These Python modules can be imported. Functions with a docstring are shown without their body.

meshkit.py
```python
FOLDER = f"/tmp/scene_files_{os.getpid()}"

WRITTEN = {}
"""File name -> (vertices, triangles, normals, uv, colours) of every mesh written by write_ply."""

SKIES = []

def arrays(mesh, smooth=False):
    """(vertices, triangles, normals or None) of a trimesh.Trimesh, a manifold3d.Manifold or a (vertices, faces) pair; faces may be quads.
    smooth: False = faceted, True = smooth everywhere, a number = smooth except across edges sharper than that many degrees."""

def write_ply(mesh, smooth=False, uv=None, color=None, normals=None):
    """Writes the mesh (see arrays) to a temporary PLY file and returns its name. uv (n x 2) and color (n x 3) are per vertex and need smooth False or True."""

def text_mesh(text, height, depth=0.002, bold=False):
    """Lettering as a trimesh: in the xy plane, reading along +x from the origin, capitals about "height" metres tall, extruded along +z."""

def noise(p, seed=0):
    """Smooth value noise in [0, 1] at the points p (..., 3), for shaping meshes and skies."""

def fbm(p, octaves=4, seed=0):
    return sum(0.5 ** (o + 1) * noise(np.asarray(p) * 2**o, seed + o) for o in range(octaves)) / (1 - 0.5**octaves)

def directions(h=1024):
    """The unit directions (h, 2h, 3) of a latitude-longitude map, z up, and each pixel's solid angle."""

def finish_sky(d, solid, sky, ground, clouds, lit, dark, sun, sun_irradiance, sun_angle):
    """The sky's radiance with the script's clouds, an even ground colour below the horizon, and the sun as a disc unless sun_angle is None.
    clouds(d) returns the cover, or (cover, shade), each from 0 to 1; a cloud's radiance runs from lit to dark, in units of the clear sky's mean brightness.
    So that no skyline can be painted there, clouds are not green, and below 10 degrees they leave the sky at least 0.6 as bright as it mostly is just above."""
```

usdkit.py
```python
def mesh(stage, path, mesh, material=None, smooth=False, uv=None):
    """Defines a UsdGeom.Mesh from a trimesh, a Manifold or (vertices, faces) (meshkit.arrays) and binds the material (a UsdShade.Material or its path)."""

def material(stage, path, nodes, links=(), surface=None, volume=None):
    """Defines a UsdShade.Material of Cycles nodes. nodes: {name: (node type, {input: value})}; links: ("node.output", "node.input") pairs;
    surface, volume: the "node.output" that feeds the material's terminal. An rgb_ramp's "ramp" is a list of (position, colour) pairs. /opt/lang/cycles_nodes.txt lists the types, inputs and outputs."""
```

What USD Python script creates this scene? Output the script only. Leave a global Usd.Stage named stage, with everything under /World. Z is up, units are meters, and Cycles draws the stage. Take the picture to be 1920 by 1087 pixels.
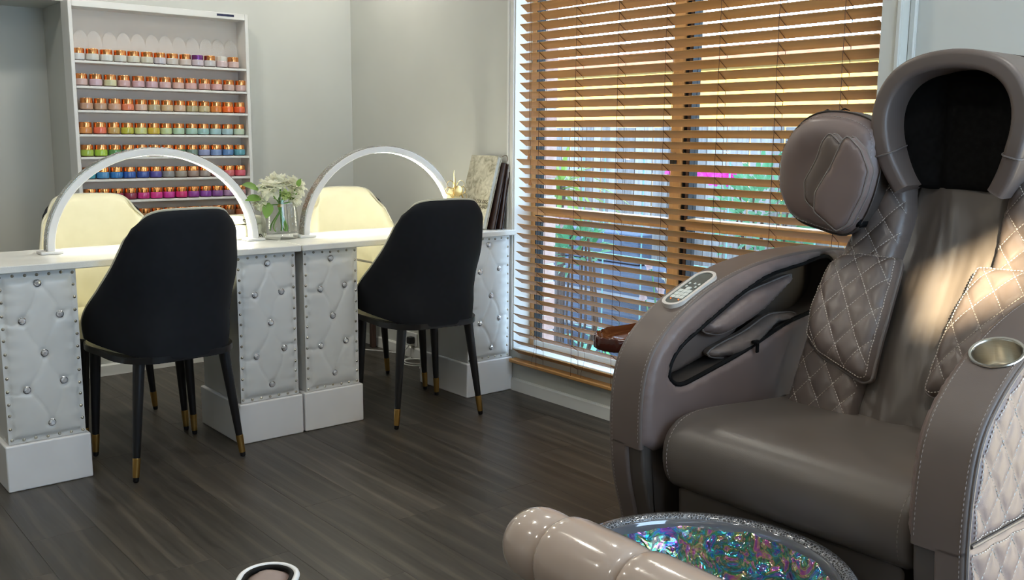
import math, random
import numpy as np
import trimesh, shapely
from shapely.geometry import Polygon, Point
from scipy.spatial import Delaunay
from scipy.interpolate import CubicSpline, PchipInterpolator
import manifold3d as m3
from manifold3d import Manifold
import usdkit, meshkit
from pxr import Usd, UsdGeom, UsdLux, UsdShade, Gf, Sdf

stage = Usd.Stage.CreateInMemory()
UsdGeom.SetStageUpAxis(stage, 'Z')
UsdGeom.SetStageMetersPerUnit(stage, 1.0)
UsdGeom.Xform.Define(stage, '/World')
UsdGeom.Scope.Define(stage, '/World/Looks')
rng = random.Random(7)

# ---------------------------------------------------------------- camera, sky, sun, lights, exposure
# Room axes: X runs to the window wall (X = 3), Y to the shelf wall (Y = 5.12), Z up.
FPX = 1800.6
YAW, PITCH, ROLL = math.radians(39.744), math.radians(9.068), math.radians(0.432)
EYE = np.array([0.0, 0.0, 1.25])
fwd = np.array([math.sin(YAW) * math.cos(PITCH), math.cos(YAW) * math.cos(PITCH), -math.sin(PITCH)])
rgt = np.cross(fwd, [0, 0, 1]); rgt /= np.linalg.norm(rgt)
upv = np.cross(rgt, fwd)
rgt, upv = rgt * math.cos(ROLL) + upv * math.sin(ROLL), upv * math.cos(ROLL) - rgt * math.sin(ROLL)
cam = UsdGeom.Camera.Define(stage, '/World/camera')
cam.CreateHorizontalApertureAttr(36.0)
cam.CreateVerticalApertureAttr(36.0 * 1087 / 1920)
cam.CreateFocalLengthAttr(36.0 * FPX / 1920)
cam.CreateClippingRangeAttr(Gf.Vec2f(0.02, 500))
M = np.eye(4); M[0, :3] = rgt; M[1, :3] = upv; M[2, :3] = -fwd; M[3, :3] = EYE
cam.AddTransformOp().Set(Gf.Matrix4d(*M.ravel().tolist()))
cam.CreateExposureAttr(0.2)

SKY_GAIN, SUN_GAIN, LAMP_GAIN, LED_GAIN = 2.0, 8.0, 9.0, 11.0
sky = UsdLux.DomeLight.Define(stage, '/World/sky')
sky.CreateColorAttr(Gf.Vec3f(0.54, 0.745, 1.0)); sky.CreateIntensityAttr(SKY_GAIN)
SUN_DIR = np.array([-0.78, -0.5, 0.32]); SUN_DIR /= np.linalg.norm(SUN_DIR)      # towards the sun
sun = UsdLux.DistantLight.Define(stage, '/World/sun')
sun.CreateAngleAttr(1.2); sun.CreateColorAttr(Gf.Vec3f(1.0, 0.80, 0.52)); sun.CreateIntensityAttr(SUN_GAIN); sun.CreateNormalizeAttr(True)
zc = SUN_DIR; xc = np.cross([0, 0, 1], zc); xc /= np.linalg.norm(xc); yc = np.cross(zc, xc)
M = np.eye(4); M[0, :3] = xc; M[1, :3] = yc; M[2, :3] = zc
sun.AddTransformOp().Set(Gf.Matrix4d(*M.ravel().tolist()))
CEILING_LAMPS = [(-0.6, 0.9), (0.9, 0.9), (2.3, 0.6), (-0.6, 2.6), (0.9, 2.6), (2.2, 2.5), (0.2, 4.3), (1.6, 4.35), (2.75, 4.5)]
for i, (x, y) in enumerate(CEILING_LAMPS):
    l = UsdLux.DiskLight.Define(stage, f'/World/ceiling_lamp_light_{i:03d}')
    l.CreateRadiusAttr(0.085); l.CreateIntensityAttr(LAMP_GAIN * 10); l.CreateColorAttr(Gf.Vec3f(1.0, 0.95, 0.84))
    l.AddTranslateOp().Set(Gf.Vec3d(x, y, 2.565))

# ---------------------------------------------------------------- helpers: prims
used, origin = {}, {}
def numbered(parent, name):
    k = (parent, name); n = used.get(k, -1) + 1; used[k] = n
    return name if n == 0 else f'{name}_{n:03d}'
def tag(prim, label=None, cat=None, group=None, kind=None):
    for k, v in (('label', label), ('category', cat), ('group', group), ('kind', kind)):
        if v: prim.SetCustomDataByKey(k, v)
    return prim
def thing(name, label, cat, loc=(0, 0, 0), rotz=0.0, group=None, kind=None):
    p = '/World/' + numbered('/World', name)
    x = UsdGeom.Xform.Define(stage, p)
    x.AddTranslateOp().Set(Gf.Vec3d(*map(float, loc)))
    if rotz: x.AddRotateZOp().Set(float(rotz))
    origin[p] = (np.array(loc, float), rotz)
    return tag(x.GetPrim(), label, cat, group, kind)
def as_tm(m):
    if hasattr(m, 'to_mesh'):
        q = m.to_mesh(); return trimesh.Trimesh(q.vert_properties[:, :3], q.tri_verts, process=False)
    if isinstance(m, (tuple, list)):
        v, f = np.asarray(m[0], float), np.asarray(m[1], int)
        if f.shape[1] == 4: f = np.vstack([f[:, [0, 1, 2]], f[:, [0, 2, 3]]])
        return trimesh.Trimesh(v, f, process=False)
    return m
def obj(name, mesh, mat, parent=None, smooth=35, label=None, kind=None, local=False, cat=None, group=None):
    """One Mesh prim. Meshes are given in room coordinates unless local, and moved into their thing's own frame."""
    base = '/World' if parent is None else str(parent.GetPath())
    t = as_tm(mesh)
    v = np.array(t.vertices, float)
    root = '/'.join(base.split('/')[:3])
    if root in origin and not local: v = v - origin[root][0]
    path = base + '/' + numbered(base, name)
    m = usdkit.mesh(stage, path, trimesh.Trimesh(v, np.array(t.faces), process=False), MAT[mat] if isinstance(mat, str) else mat, smooth=smooth)
    return tag(m.GetPrim(), label, cat, group, kind)
def struct(name, mesh, mat, smooth=35, label=None, parent=None):
    return obj(name, mesh, mat, parent, smooth, label=label, kind='structure' if parent is None else None)
def copy_of(src, label, loc, rotz=0.0, group=None):
    sp = str(src.GetPath()); base = sp.split('/')[-1].rstrip('0123456789').rstrip('_')
    p = '/World/' + numbered('/World', base)
    x = UsdGeom.Xform.Define(stage, p); pr = x.GetPrim()
    pr.GetReferences().AddInternalReference(sp); pr.SetInstanceable(True)
    x.ClearXformOpOrder()
    x.AddTranslateOp(opSuffix='at').Set(Gf.Vec3d(*map(float, loc)))
    if rotz: x.AddRotateZOp(opSuffix='turn').Set(float(rotz))
    was = src.GetCustomData()
    return tag(pr, label, was.get('category'), group or was.get('group'))

# ---------------------------------------------------------------- helpers: meshes
def cat_(ms): return trimesh.util.concatenate([as_tm(m) for m in ms])
def moved(m, t=(0, 0, 0), R=None):
    m = as_tm(m).copy()
    if R is not None: m.vertices = m.vertices @ np.asarray(R).T
    m.vertices = m.vertices + np.asarray(t, float)
    return m
def rot(axis, deg):
    return trimesh.transformations.rotation_matrix(math.radians(deg), axis)[:3, :3]
def box(x0, x1, y0, y1, z0, z1):
    b = trimesh.creation.box((x1 - x0, y1 - y0, z1 - z0)); b.apply_translation(((x0 + x1) / 2, (y0 + y1) / 2, (z0 + z1) / 2)); return b
def cbox(x0, x1, y0, y1, z0, z1, c=0.002):
    """A box with chamfered edges."""
    p = []
    for sx in (0, 1):
        for sy in (0, 1):
            for sz in (0, 1):
                X, Y, Z = (x0, x1)[sx], (y0, y1)[sy], (z0, z1)[sz]
                dx, dy, dz = c * (1 - 2 * sx), c * (1 - 2 * sy), c * (1 - 2 * sz)
                p += [(X, Y + dy, Z + dz), (X + dx, Y, Z + dz), (X + dx, Y + dy, Z)]
    return Manifold.hull_points(np.array(p, float))
def rbox(x0, x1, y0, y1, z0, z1, r, seg=16):
    s = as_tm(Manifold.sphere(r, seg)).vertices
    p = [s + np.array([(x0 + r, x1 - r)[a], (y0 + r, y1 - r)[b], (z0 + r, z1 - r)[c]]) for a in (0, 1) for b in (0, 1) for c in (0, 1)]
    return Manifold.hull_points(np.vstack(p))
def lathe(prof, seg=28, axis_at=(0, 0, 0)):
    prof = np.array(prof, float); n = len(prof)
    a = np.arange(seg) / seg * 2 * np.pi
    v = np.stack([prof[:, None, 0] * np.cos(a), prof[:, None, 0] * np.sin(a), np.repeat(prof[:, 1:2], seg, 1)], -1).reshape(-1, 3)
    f = []
    for i in range(n - 1):
        for j in range(seg):
            k = (j + 1) % seg
            f.append((i * seg + j, i * seg + k, (i + 1) * seg + k, (i + 1) * seg + j))
    t = as_tm((v, f)); t.merge_vertices(); t.update_faces(t.nondegenerate_faces()); t.vertices += np.array(axis_at, float)
    return t
def frames(path, closed=False):
    path = np.asarray(path, float); n = len(path)
    T = np.roll(path, -1, 0) - np.roll(path, 1, 0)
    if not closed: T[0] = path[1] - path[0]; T[-1] = path[-1] - path[-2]
    T /= np.maximum(np.linalg.norm(T, axis=1, keepdims=True), 1e-12)
    ref = np.array([0, 0, 1.0]) if abs(T[0][2]) < 0.9 else np.array([1.0, 0, 0])
    N = np.zeros_like(T); N[0] = np.cross(T[0], ref); N[0] /= np.linalg.norm(N[0])
    for i in range(1, n):
        v = N[i - 1] - T[i] * (N[i - 1] @ T[i]); N[i] = v / max(np.linalg.norm(v), 1e-12)
    return T, N, np.cross(T, N)
def tube(path, r, seg=8, closed=False):
    path = np.asarray(path, float); n = len(path)
    r = np.broadcast_to(np.asarray(r, float), (n,))
    T, N, B = frames(path, closed)
    a = np.arange(seg) / seg * 2 * np.pi
    v = path[:, None] + r[:, None, None] * (N[:, None] * np.cos(a)[None, :, None] + B[:, None] * np.sin(a)[None, :, None])
    v = v.reshape(-1, 3); f = []
    for i in range(n if closed else n - 1):
        k = (i + 1) % n
        for j in range(seg):
            l = (j + 1) % seg
            f.append((i * seg + j, i * seg + l, k * seg + l, k * seg + j))
    t = as_tm((v, f))
    if not closed:
        fs = [t.faces]; vv = [t.vertices]
        for e, row in ((0, 0), (1, n - 1)):
            c = len(v) + e; vv.append(path[row][None])
            q = [(c, row * seg + (j + 1) % seg, row * seg + j) if e == 0 else (c, row * seg + j, row * seg + (j + 1) % seg) for j in range(seg)]
            fs.append(np.array(q))
        t = trimesh.Trimesh(np.vstack(vv), np.vstack(fs), process=False)
    return t
def sweep(path, section, closed=False, up=None, scale=None):
    """section: closed loop (k x 2) in (N, B); up: fixed side direction for N (else transported)."""
    path = np.asarray(path, float); n = len(path)
    T, N, B = frames(path, closed)
    if up is not None:
        u = np.broadcast_to(np.asarray(up, float), (n, 3))
        N = u - T * (u * T).sum(1, keepdims=True); N /= np.linalg.norm(N, axis=1, keepdims=True); B = np.cross(T, N)
    S = np.asarray(section, float); k = len(S)
    sc = np.ones(n) if scale is None else np.asarray(scale, float)
    v = (path[:, None] + sc[:, None, None] * (N[:, None] * S[None, :, :1] + B[:, None] * S[None, :, 1:])).reshape(-1, 3)
    f = []
    for i in range(n if closed else n - 1):
        q = (i + 1) % n
        for j in range(k):
            l = (j + 1) % k
            f.append((i * k + j, i * k + l, q * k + l, q * k + j))
    t = as_tm((v, f))
    if not closed:
        tri = trimesh.creation.triangulate_polygon(Polygon(S), engine='earcut')
        tv = np.asarray(tri[0]); 
        d = np.linalg.norm(tv[:, None] - S[None], axis=2).argmin(1); cf = d[np.asarray(tri[1])]
        a = S[cf[:, 1]] - S[cf[:, 0]]; b = S[cf[:, 2]] - S[cf[:, 0]]
        fl = (a[:, 0] * b[:, 1] - a[:, 1] * b[:, 0]) > 0
        ccw = np.where(fl[:, None], cf, cf[:, ::-1])
        t = trimesh.Trimesh(v, np.vstack([t.faces, ccw[:, ::-1], ccw + (n - 1) * k]), process=False)
    t.fix_normals()
    return t
def rrect(w, h, r, k=4):
    """Rounded rectangle loop centred at 0."""
    p = []
    for cx, cy, a0 in ((w / 2 - r, h / 2 - r, 0), (-w / 2 + r, h / 2 - r, 90), (-w / 2 + r, -h / 2 + r, 180), (w / 2 - r, -h / 2 + r, 270)):
        for i in range(k + 1):
            a = math.radians(a0 + 90 * i / k); p.append((cx + r * math.cos(a), cy + r * math.sin(a)))
    return np.array(p)
def slab(A, B):
    """Closed solid between two equally sized point grids (nu x nv x 3)."""
    A, B = np.asarray(A, float), np.asarray(B, float); nu, nv = A.shape[:2]
    v = np.vstack([A.reshape(-1, 3), B.reshape(-1, 3)]); o = nu * nv
    I = lambda i, j: i * nv + j
    f = []
    for i in range(nu - 1):
        for j in range(nv - 1):
            f.append((I(i, j), I(i + 1, j), I(i + 1, j + 1), I(i, j + 1)))
            f.append((o + I(i, j), o + I(i, j + 1), o + I(i + 1, j + 1), o + I(i + 1, j)))
    ring = [I(i, 0) for i in range(nu)] + [I(nu - 1, j) for j in range(1, nv)] + [I(i, nv - 1) for i in range(nu - 2, -1, -1)] + [I(0, j) for j in range(nv - 2, 0, -1)]
    for a, b in zip(ring, ring[1:] + ring[:1]): f.append((a, o + a, o + b, b))
    t = as_tm((v, f)); t.fix_normals(); return t
def smooth_loop(pts, n=60, closed=True):
    """Smooth curve through points, evenly resampled."""
    p = np.asarray(pts, float)
    if closed: p = np.vstack([p, p[:1]])
    L = np.r_[0, np.cumsum(np.linalg.norm(np.diff(p, axis=0), axis=1))]
    cs = CubicSpline(L, p, bc_type='periodic' if closed else 'not-a-knot')
    q = cs(np.linspace(0, L[-1], 1200)); l = np.r_[0, np.cumsum(np.linalg.norm(np.diff(q, axis=0), axis=1))]
    s = np.linspace(0, l[-1], n + 1 if closed else n)
    if closed: s = s[:-1]
    return np.stack([np.interp(s, l, q[:, k]) for k in range(q.shape[1])], 1)
def resample(pts, step, closed=False):
    p = np.asarray(pts, float)
    if closed: p = np.vstack([p, p[:1]])
    L = np.r_[0, np.cumsum(np.linalg.norm(np.diff(p, axis=0), axis=1))]
    n = max(3, int(round(L[-1] / step)) + 1)
    s = np.linspace(0, L[-1], n)
    if closed: s = s[:-1]
    return np.stack([np.interp(s, L, p[:, k]) for k in range(p.shape[1])], 1)
def ease(d, r):
    """0 at the rim to 1 at distance r, like a rounded edge."""
    t = np.clip(d / r, 0, 1); return np.sqrt(np.maximum(0, 1 - (1 - t) ** 2))
def pillow(poly, res, front, back, mapping=None, holes=()):
    """Closed solid over a 2-D outline. front(p, d), back(p, d): heights for points p at distance d from the outline (0 on it). mapping(u, v, w) -> xyz."""
    loops = [np.asarray(poly, float)] + [np.asarray(h, float) for h in holes]
    P = Polygon(loops[0], [h for h in loops[1:]]).buffer(0)
    edge = np.vstack([resample(l, res, True) for l in loops])
    x0, y0, x1, y1 = P.bounds
    g = []
    for j, yy in enumerate(np.arange(y0, y1, res * 0.87)):
        for xx in np.arange(x0 + (j % 2) * res / 2, x1, res): g.append((xx, yy))
    g = np.array(g).reshape(-1, 2)
    pg = shapely.points(g); B = P.boundary
    keep = shapely.contains(P, pg) & (shapely.distance(B, pg) > res * 0.55)
    g = g[keep]
    rim = []
    for frac in (0.25,):                       # an extra ring close to the rim keeps the rounded edge crisp
        pass
    pts = np.vstack([edge, g]); ne = len(edge)
    tri = Delaunay(pts).simplices
    cen = pts[tri].mean(1)
    tri = tri[shapely.contains(P, shapely.points(cen))]
    a = pts[tri[:, 1]] - pts[tri[:, 0]]; b = pts[tri[:, 2]] - pts[tri[:, 0]]
    cr = a[:, 0] * b[:, 1] - a[:, 1] * b[:, 0]
    tri = tri[np.abs(cr) > 1e-12]; cr = cr[np.abs(cr) > 1e-12]
    tri = np.where(cr[:, None] > 0, tri, tri[:, ::-1])
    d = shapely.distance(B, shapely.points(pts)); d[:ne] = 0
    wf, wb = front(pts, d), back(pts, d)
    n = len(pts)
    V = np.vstack([np.c_[pts, wf], np.c_[pts, wb]])
    # boundary edges of the triangulation are joined by a wall (of no height where front = back)
    e = np.sort(np.vstack([tri[:, [0, 1]], tri[:, [1, 2]], tri[:, [2, 0]]]), axis=1)
    de = np.vstack([tri[:, [0, 1]], tri[:, [1, 2]], tri[:, [2, 0]]])
    key, cnt = np.unique(e, axis=0, return_counts=True)
    bset = {tuple(k) for k in key[cnt == 1]}
    wall = []
    for (p, q), s in zip(de, e):
        if tuple(s) in bset: wall += [(q, p, p + n), (q, p + n, q + n)]
    F = np.vstack([tri, tri[:, ::-1] + n, np.array(wall).reshape(-1, 3)])
    if mapping is not None: V = mapping(V[:, 0], V[:, 1], V[:, 2])
    t = trimesh.Trimesh(V, F, process=False); t.merge_vertices(digits_vertex=7); t.update_faces(t.nondegenerate_faces()); t.remove_unreferenced_vertices()
    t.fix_normals()
    return t
def dash(a, b, nrm, w=0.0011, h=0.0009):
    """One stitch: a tiny rounded-ish bar from a to b lying on a surface with normal nrm."""
    a, b, nrm = map(np.asarray, (a, b, nrm)); t = (b - a) / max(np.linalg.norm(b - a), 1e-9); s = np.cross(t, nrm)
    v = []
    for p, k in ((a, 0.55), (b, 0.55)): v += [p - s * w * .5, p + nrm * h * k, p + s * w * .5]
    m = (a + b) / 2; v += [m - s * w * .62, m + nrm * h, m + s * w * .62]
    f = []
    for i, j in ((0, 6), (6, 3)): f += [(i, i + 1, j + 1), (i, j + 1, j), (i + 1, i + 2, j + 2), (i + 1, j + 2, j + 1)]
    return np.array(v), np.array(f)
def stitches(lines, length=0.0045, gap=0.0030, w=0.0013, h=0.0011):
    """lines: list of (points n x 3, normals n x 3)."""
    V, F, n = [], [], 0
    for p, nn in lines:
        p = np.asarray(p); nn = np.asarray(nn)
        if len(p) < 2: continue
        L = np.r_[0, np.cumsum(np.linalg.norm(np.diff(p, axis=0), axis=1))]
        for s in np.arange(gap, L[-1] - length, length + gap):
            ab = [np.array([np.interp(q, L, p[:, k]) for k in range(3)]) for q in (s, s + length)]
            m = np.array([np.interp(s, L, nn[:, k]) for k in range(3)]); m /= max(np.linalg.norm(m), 1e-9)
            v, f = dash(ab[0], ab[1], m, w, h); V.append(v); F.append(f + n); n += len(v)
    if not V: return None
    return trimesh.Trimesh(np.vstack(V), np.vstack(F), process=False)
def text_on(text, height, depth, o, xdir, ydir, bold=False):
    t = meshkit.text_mesh(text, height, depth, bold); x, y = np.asarray(xdir, float), np.asarray(ydir, float); z = np.cross(x, y)
    t.vertices = np.asarray(o, float) + t.vertices @ np.stack([x, y, z]); return t

# ---------------------------------------------------------------- materials
MAT = {}
def mat(name, nodes, links=(), surface='p.BSDF', volume=None):
    MAT[name] = usdkit.material(stage, '/World/Looks/' + name, nodes, links, surface, volume); return MAT[name]
def plain(name, color, rough=0.5, **kw):
    return mat(name, {'p': ('principled_bsdf', {'base_color': color, 'roughness': rough, **kw})})
def mottled(name, c1, c2, scale, rough=0.5, bump=0.0, bscale=None, detail=3, stretch=(1, 1, 1), dist=0.002, **kw):
    nodes = {'g': ('geometry', {}), 'm': ('mapping', {'scale': stretch}), 'n': ('noise_texture', {'scale': scale, 'detail': detail}),
             'r': ('rgb_ramp', {'ramp': [(0.3, c1), (0.7, c2)]}), 'p': ('principled_bsdf', {'roughness': rough, **kw})}
    links = [('g.position', 'm.vector'), ('m.vector', 'n.vector'), ('n.fac', 'r.fac'), ('r.color', 'p.base_color')]
    if bump:
        nodes['nb'] = ('noise_texture', {'scale': bscale or scale * 8, 'detail': 4}); nodes['b'] = ('bump', {'strength': bump, 'distance': dist})
        links += [('g.position', 'nb.vector'), ('nb.fac', 'b.height'), ('b.normal', 'p.normal')]
    return mat(name, nodes, links)
mottled('wall_paint', (0.55, 0.56, 0.525), (0.575, 0.585, 0.55), 3, 0.55, bump=0.05, bscale=220)
mottled('ceiling_paint', (0.80, 0.80, 0.78), (0.83, 0.83, 0.80), 3, 0.7)
mottled('trim_white', (0.74, 0.75, 0.73), (0.78, 0.79, 0.77), 5, 0.3)
mottled('plinth_white', (0.80, 0.80, 0.81), (0.84, 0.84, 0.85), 6, 0.28)
mottled('shelf_white', (0.72, 0.72, 0.70), (0.76, 0.76, 0.74), 5, 0.35)
plain('dark_gap', (0.012, 0.011, 0.010), 0.9)
# floor planks: smoked oak, four tones
for i, k in enumerate((0.88, 0.98, 1.08, 1.24)):
    c = lambda r, g, b: (r * k, g * k, b * k)
    mat(f'smoked_oak_{i}', {
        'g': ('geometry', {}), 'o': ('object_info', {}), 'cx': ('combine_xyz', {'x': 0.0, 'y': 0.0, 'z': 0.0}), 'off': ('vector_math', {'math_type': 'multiply_add', 'vector2': (1, 1, 1), 'vector3': (0, 0, 0)}),
        'sc': ('math', {'math_type': 'multiply', 'value2': 37.0}), 'm': ('mapping', {'scale': (26, 1.7, 1)}), 'm2': ('mapping', {'scale': (120, 5.5, 1)}), 'm3': ('mapping', {'scale': (9, 1.0, 1)}),
        'n1': ('noise_texture', {'scale': 1.0, 'detail': 5, 'roughness': 0.62, 'distortion': 0.9}), 'n2': ('noise_texture', {'scale': 1.0, 'detail': 3}),
        'w': ('wave_texture', {'wave_type': 'rings', 'rings_direction': 'y', 'scale': 0.42, 'distortion': 7.0, 'detail': 2.5, 'detail_scale': 1.2}),
        'r1': ('rgb_ramp', {'ramp': [(0.26, c(.042, .037, .031)), (0.5, c(.061, .0545, .0465)), (0.76, c(.086, .077, .067))]}),
        'r2': ('rgb_ramp', {'ramp': [(0.32, (0.74, 0.74, 0.74)), (0.62, (1.05, 1.04, 1.02)), (0.8, (1.25, 1.23, 1.2))]}),
        'r3': ('rgb_ramp', {'ramp': [(0.0, (0.88, 0.88, 0.88)), (0.80, (1.0, 1.0, 1.0)), (0.97, (1.5, 1.46, 1.40))]}),
        'x1': ('mix', {'mix_type': 'multiply', 'fac': 1.0}), 'x2': ('mix', {'mix_type': 'multiply', 'fac': 0.8}),
        'rr': ('map_range', {'from_min': 0.2, 'from_max': 0.8, 'to_min': 0.34, 'to_max': 0.50}),
        'b': ('bump', {'strength': 0.22, 'distance': 0.0015}), 'p': ('principled_bsdf', {'specular_ior_level': 0.4})},
        [('o.random', 'sc.value1'), ('sc.value', 'cx.y'), ('cx.vector', 'off.vector3'), ('g.position', 'off.vector1'), ('off.vector', 'm.vector'), ('off.vector', 'm2.vector'), ('off.vector', 'm3.vector'),
         ('m.vector', 'n1.vector'), ('m2.vector', 'n2.vector'), ('m3.vector', 'w.vector'), ('n1.fac', 'r1.fac'), ('n2.fac', 'r2.fac'), ('w.fac', 'r3.fac'),
         ('r1.color', 'x1.color1'), ('r2.color', 'x1.color2'), ('x1.color', 'x2.color1'), ('r3.color', 'x2.color2'), ('x2.color', 'p.base_color'),
         ('n2.fac', 'rr.value'), ('rr.result', 'p.roughness'), ('n2.fac', 'b.height'), ('b.normal', 'p.normal')])
# timber
def timber(name, dark, light, sc=(3, 3, 60), rough=0.4, k=1.0):
    mat(name, {'g': ('geometry', {}), 'm': ('mapping', {'scale': sc}), 'n': ('noise_texture', {'scale': k, 'detail': 5, 'distortion': 0.6}),
               'r': ('rgb_ramp', {'ramp': [(0.3, dark), (0.7, light)]}), 'b': ('bump', {'strength': 0.1, 'distance': 0.001}), 'p': ('principled_bsdf', {'roughness': rough})},
        [('g.position', 'm.vector'), ('m.vector', 'n.vector'), ('n.fac', 'r.fac'), ('r.color', 'p.base_color'), ('n.fac', 'b.height'), ('b.normal', 'p.normal')])
timber('slat_wood', (0.46, 0.24, 0.075), (0.58, 0.31, 0.105), (30, 2, 30), 0.42)
timber('frame_wood', (0.50, 0.285, 0.12), (0.62, 0.37, 0.165), (40, 40, 2.5), 0.45)
timber('dark_wood', (0.03, 0.014, 0.010), (0.055, 0.026, 0.018), (20, 20, 3), 0.35)
timber('leg_wood', (0.05, 0.026, 0.020), (0.09, 0.045, 0.034), (30, 30, 4), 0.45)
timber('paling_a', (0.20, 0.19, 0.185), (0.33, 0.315, 0.31), (40, 40, 2), 0.85)
timber('paling_b', (0.26, 0.245, 0.24), (0.41, 0.39, 0.38), (40, 40, 2), 0.85)
timber('paling_c', (0.15, 0.14, 0.135), (0.27, 0.255, 0.25), (40, 40, 2), 0.85)
timber('sleeper', (0.040, 0.060, 0.105), (0.085, 0.115, 0.18), (3, 3, 40), 0.7)  # slate blue: the blue sky shade on the timber is painted into its colour
plain('cord_brown', (0.10, 0.04, 0.018), 0.7)
plain('tassel_wood', (0.42, 0.19, 0.07), 0.35)
plain('black_seal', (0.008, 0.008, 0.009), 0.6)
mat('window_glass', {'t': ('transparent_bsdf', {'color': (0.96, 0.98, 0.98)}), 'g': ('glossy_bsdf', {'roughness': 0.0}), 'q': ('geometry', {}), 'i': ('mix_float', {'a': 1.45, 'b': 0.6897}), 'f': ('fresnel', {}), 'x': ('mix_closure', {})},
    [('q.backfacing', 'i.fac'), ('i.result', 'f.IOR'), ('f.fac', 'x.fac'), ('t.BSDF', 'x.closure1'), ('g.BSDF', 'x.closure2')], surface='x.closure')
mottled('brick_a', (0.42, 0.25, 0.21), (0.55, 0.36, 0.31), 30, 0.85, bump=0.4, bscale=120)
mottled('brick_b', (0.50, 0.33, 0.28), (0.62, 0.44, 0.38), 26, 0.85, bump=0.4, bscale=120)
mottled('mortar', (0.55, 0.52, 0.48), (0.64, 0.61, 0.57), 40, 0.9)
mottled('garden_soil', (0.035, 0.032, 0.034), (0.075, 0.068, 0.065), 12, 0.95, bump=0.8, bscale=40, dist=0.02)
mottled('garden_paving', (0.16, 0.165, 0.18), (0.23, 0.235, 0.25), 6, 0.8)
mottled('render_cream', (0.36, 0.235, 0.065), (0.41, 0.275, 0.085), 2, 0.85)
mottled('eave_pink', (0.13, 0.070, 0.055), (0.18, 0.10, 0.075), 9, 0.7)
plain('roof_tile', (0.30, 0.20, 0.16), 0.7)
plain('wire_green', (0.20, 0.42, 0.40), 0.5)
def leafmat(name, c, back=None, rough=0.45, mixf=0.3):
    mat(name, {'p': ('principled_bsdf', {'base_color': c, 'roughness': rough}), 't': ('translucent_bsdf', {'color': back or tuple(min(1, x * 1.5) for x in c)}), 'x': ('mix_closure', {'fac': mixf})},
        [('p.BSDF', 'x.closure1'), ('t.BSDF', 'x.closure2')], surface='x.closure')
leafmat('leaf_strap', (0.10, 0.40, 0.16)); leafmat('leaf_yucca', (0.22, 0.34, 0.08)); leafmat('leaf_shrub', (0.08, 0.27, 0.13)); leafmat('leaf_round', (0.17, 0.44, 0.30))
leafmat('petal_magenta', (0.85, 0.06, 0.50)); leafmat('petal_pink', (0.52, 0.36, 0.37)); leafmat('petal_peach', (0.50, 0.46, 0.38))
leafmat('petal_white', (0.93, 0.935, 0.83), (0.95, 0.95, 0.82), 0.6, 0.5); leafmat('petal_green', (0.55, 0.66, 0.30), None, 0.6)
leafmat('leaf_bouquet', (0.16, 0.30, 0.06)); plain('stem_green', (0.12, 0.32, 0.05), 0.4)
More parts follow.
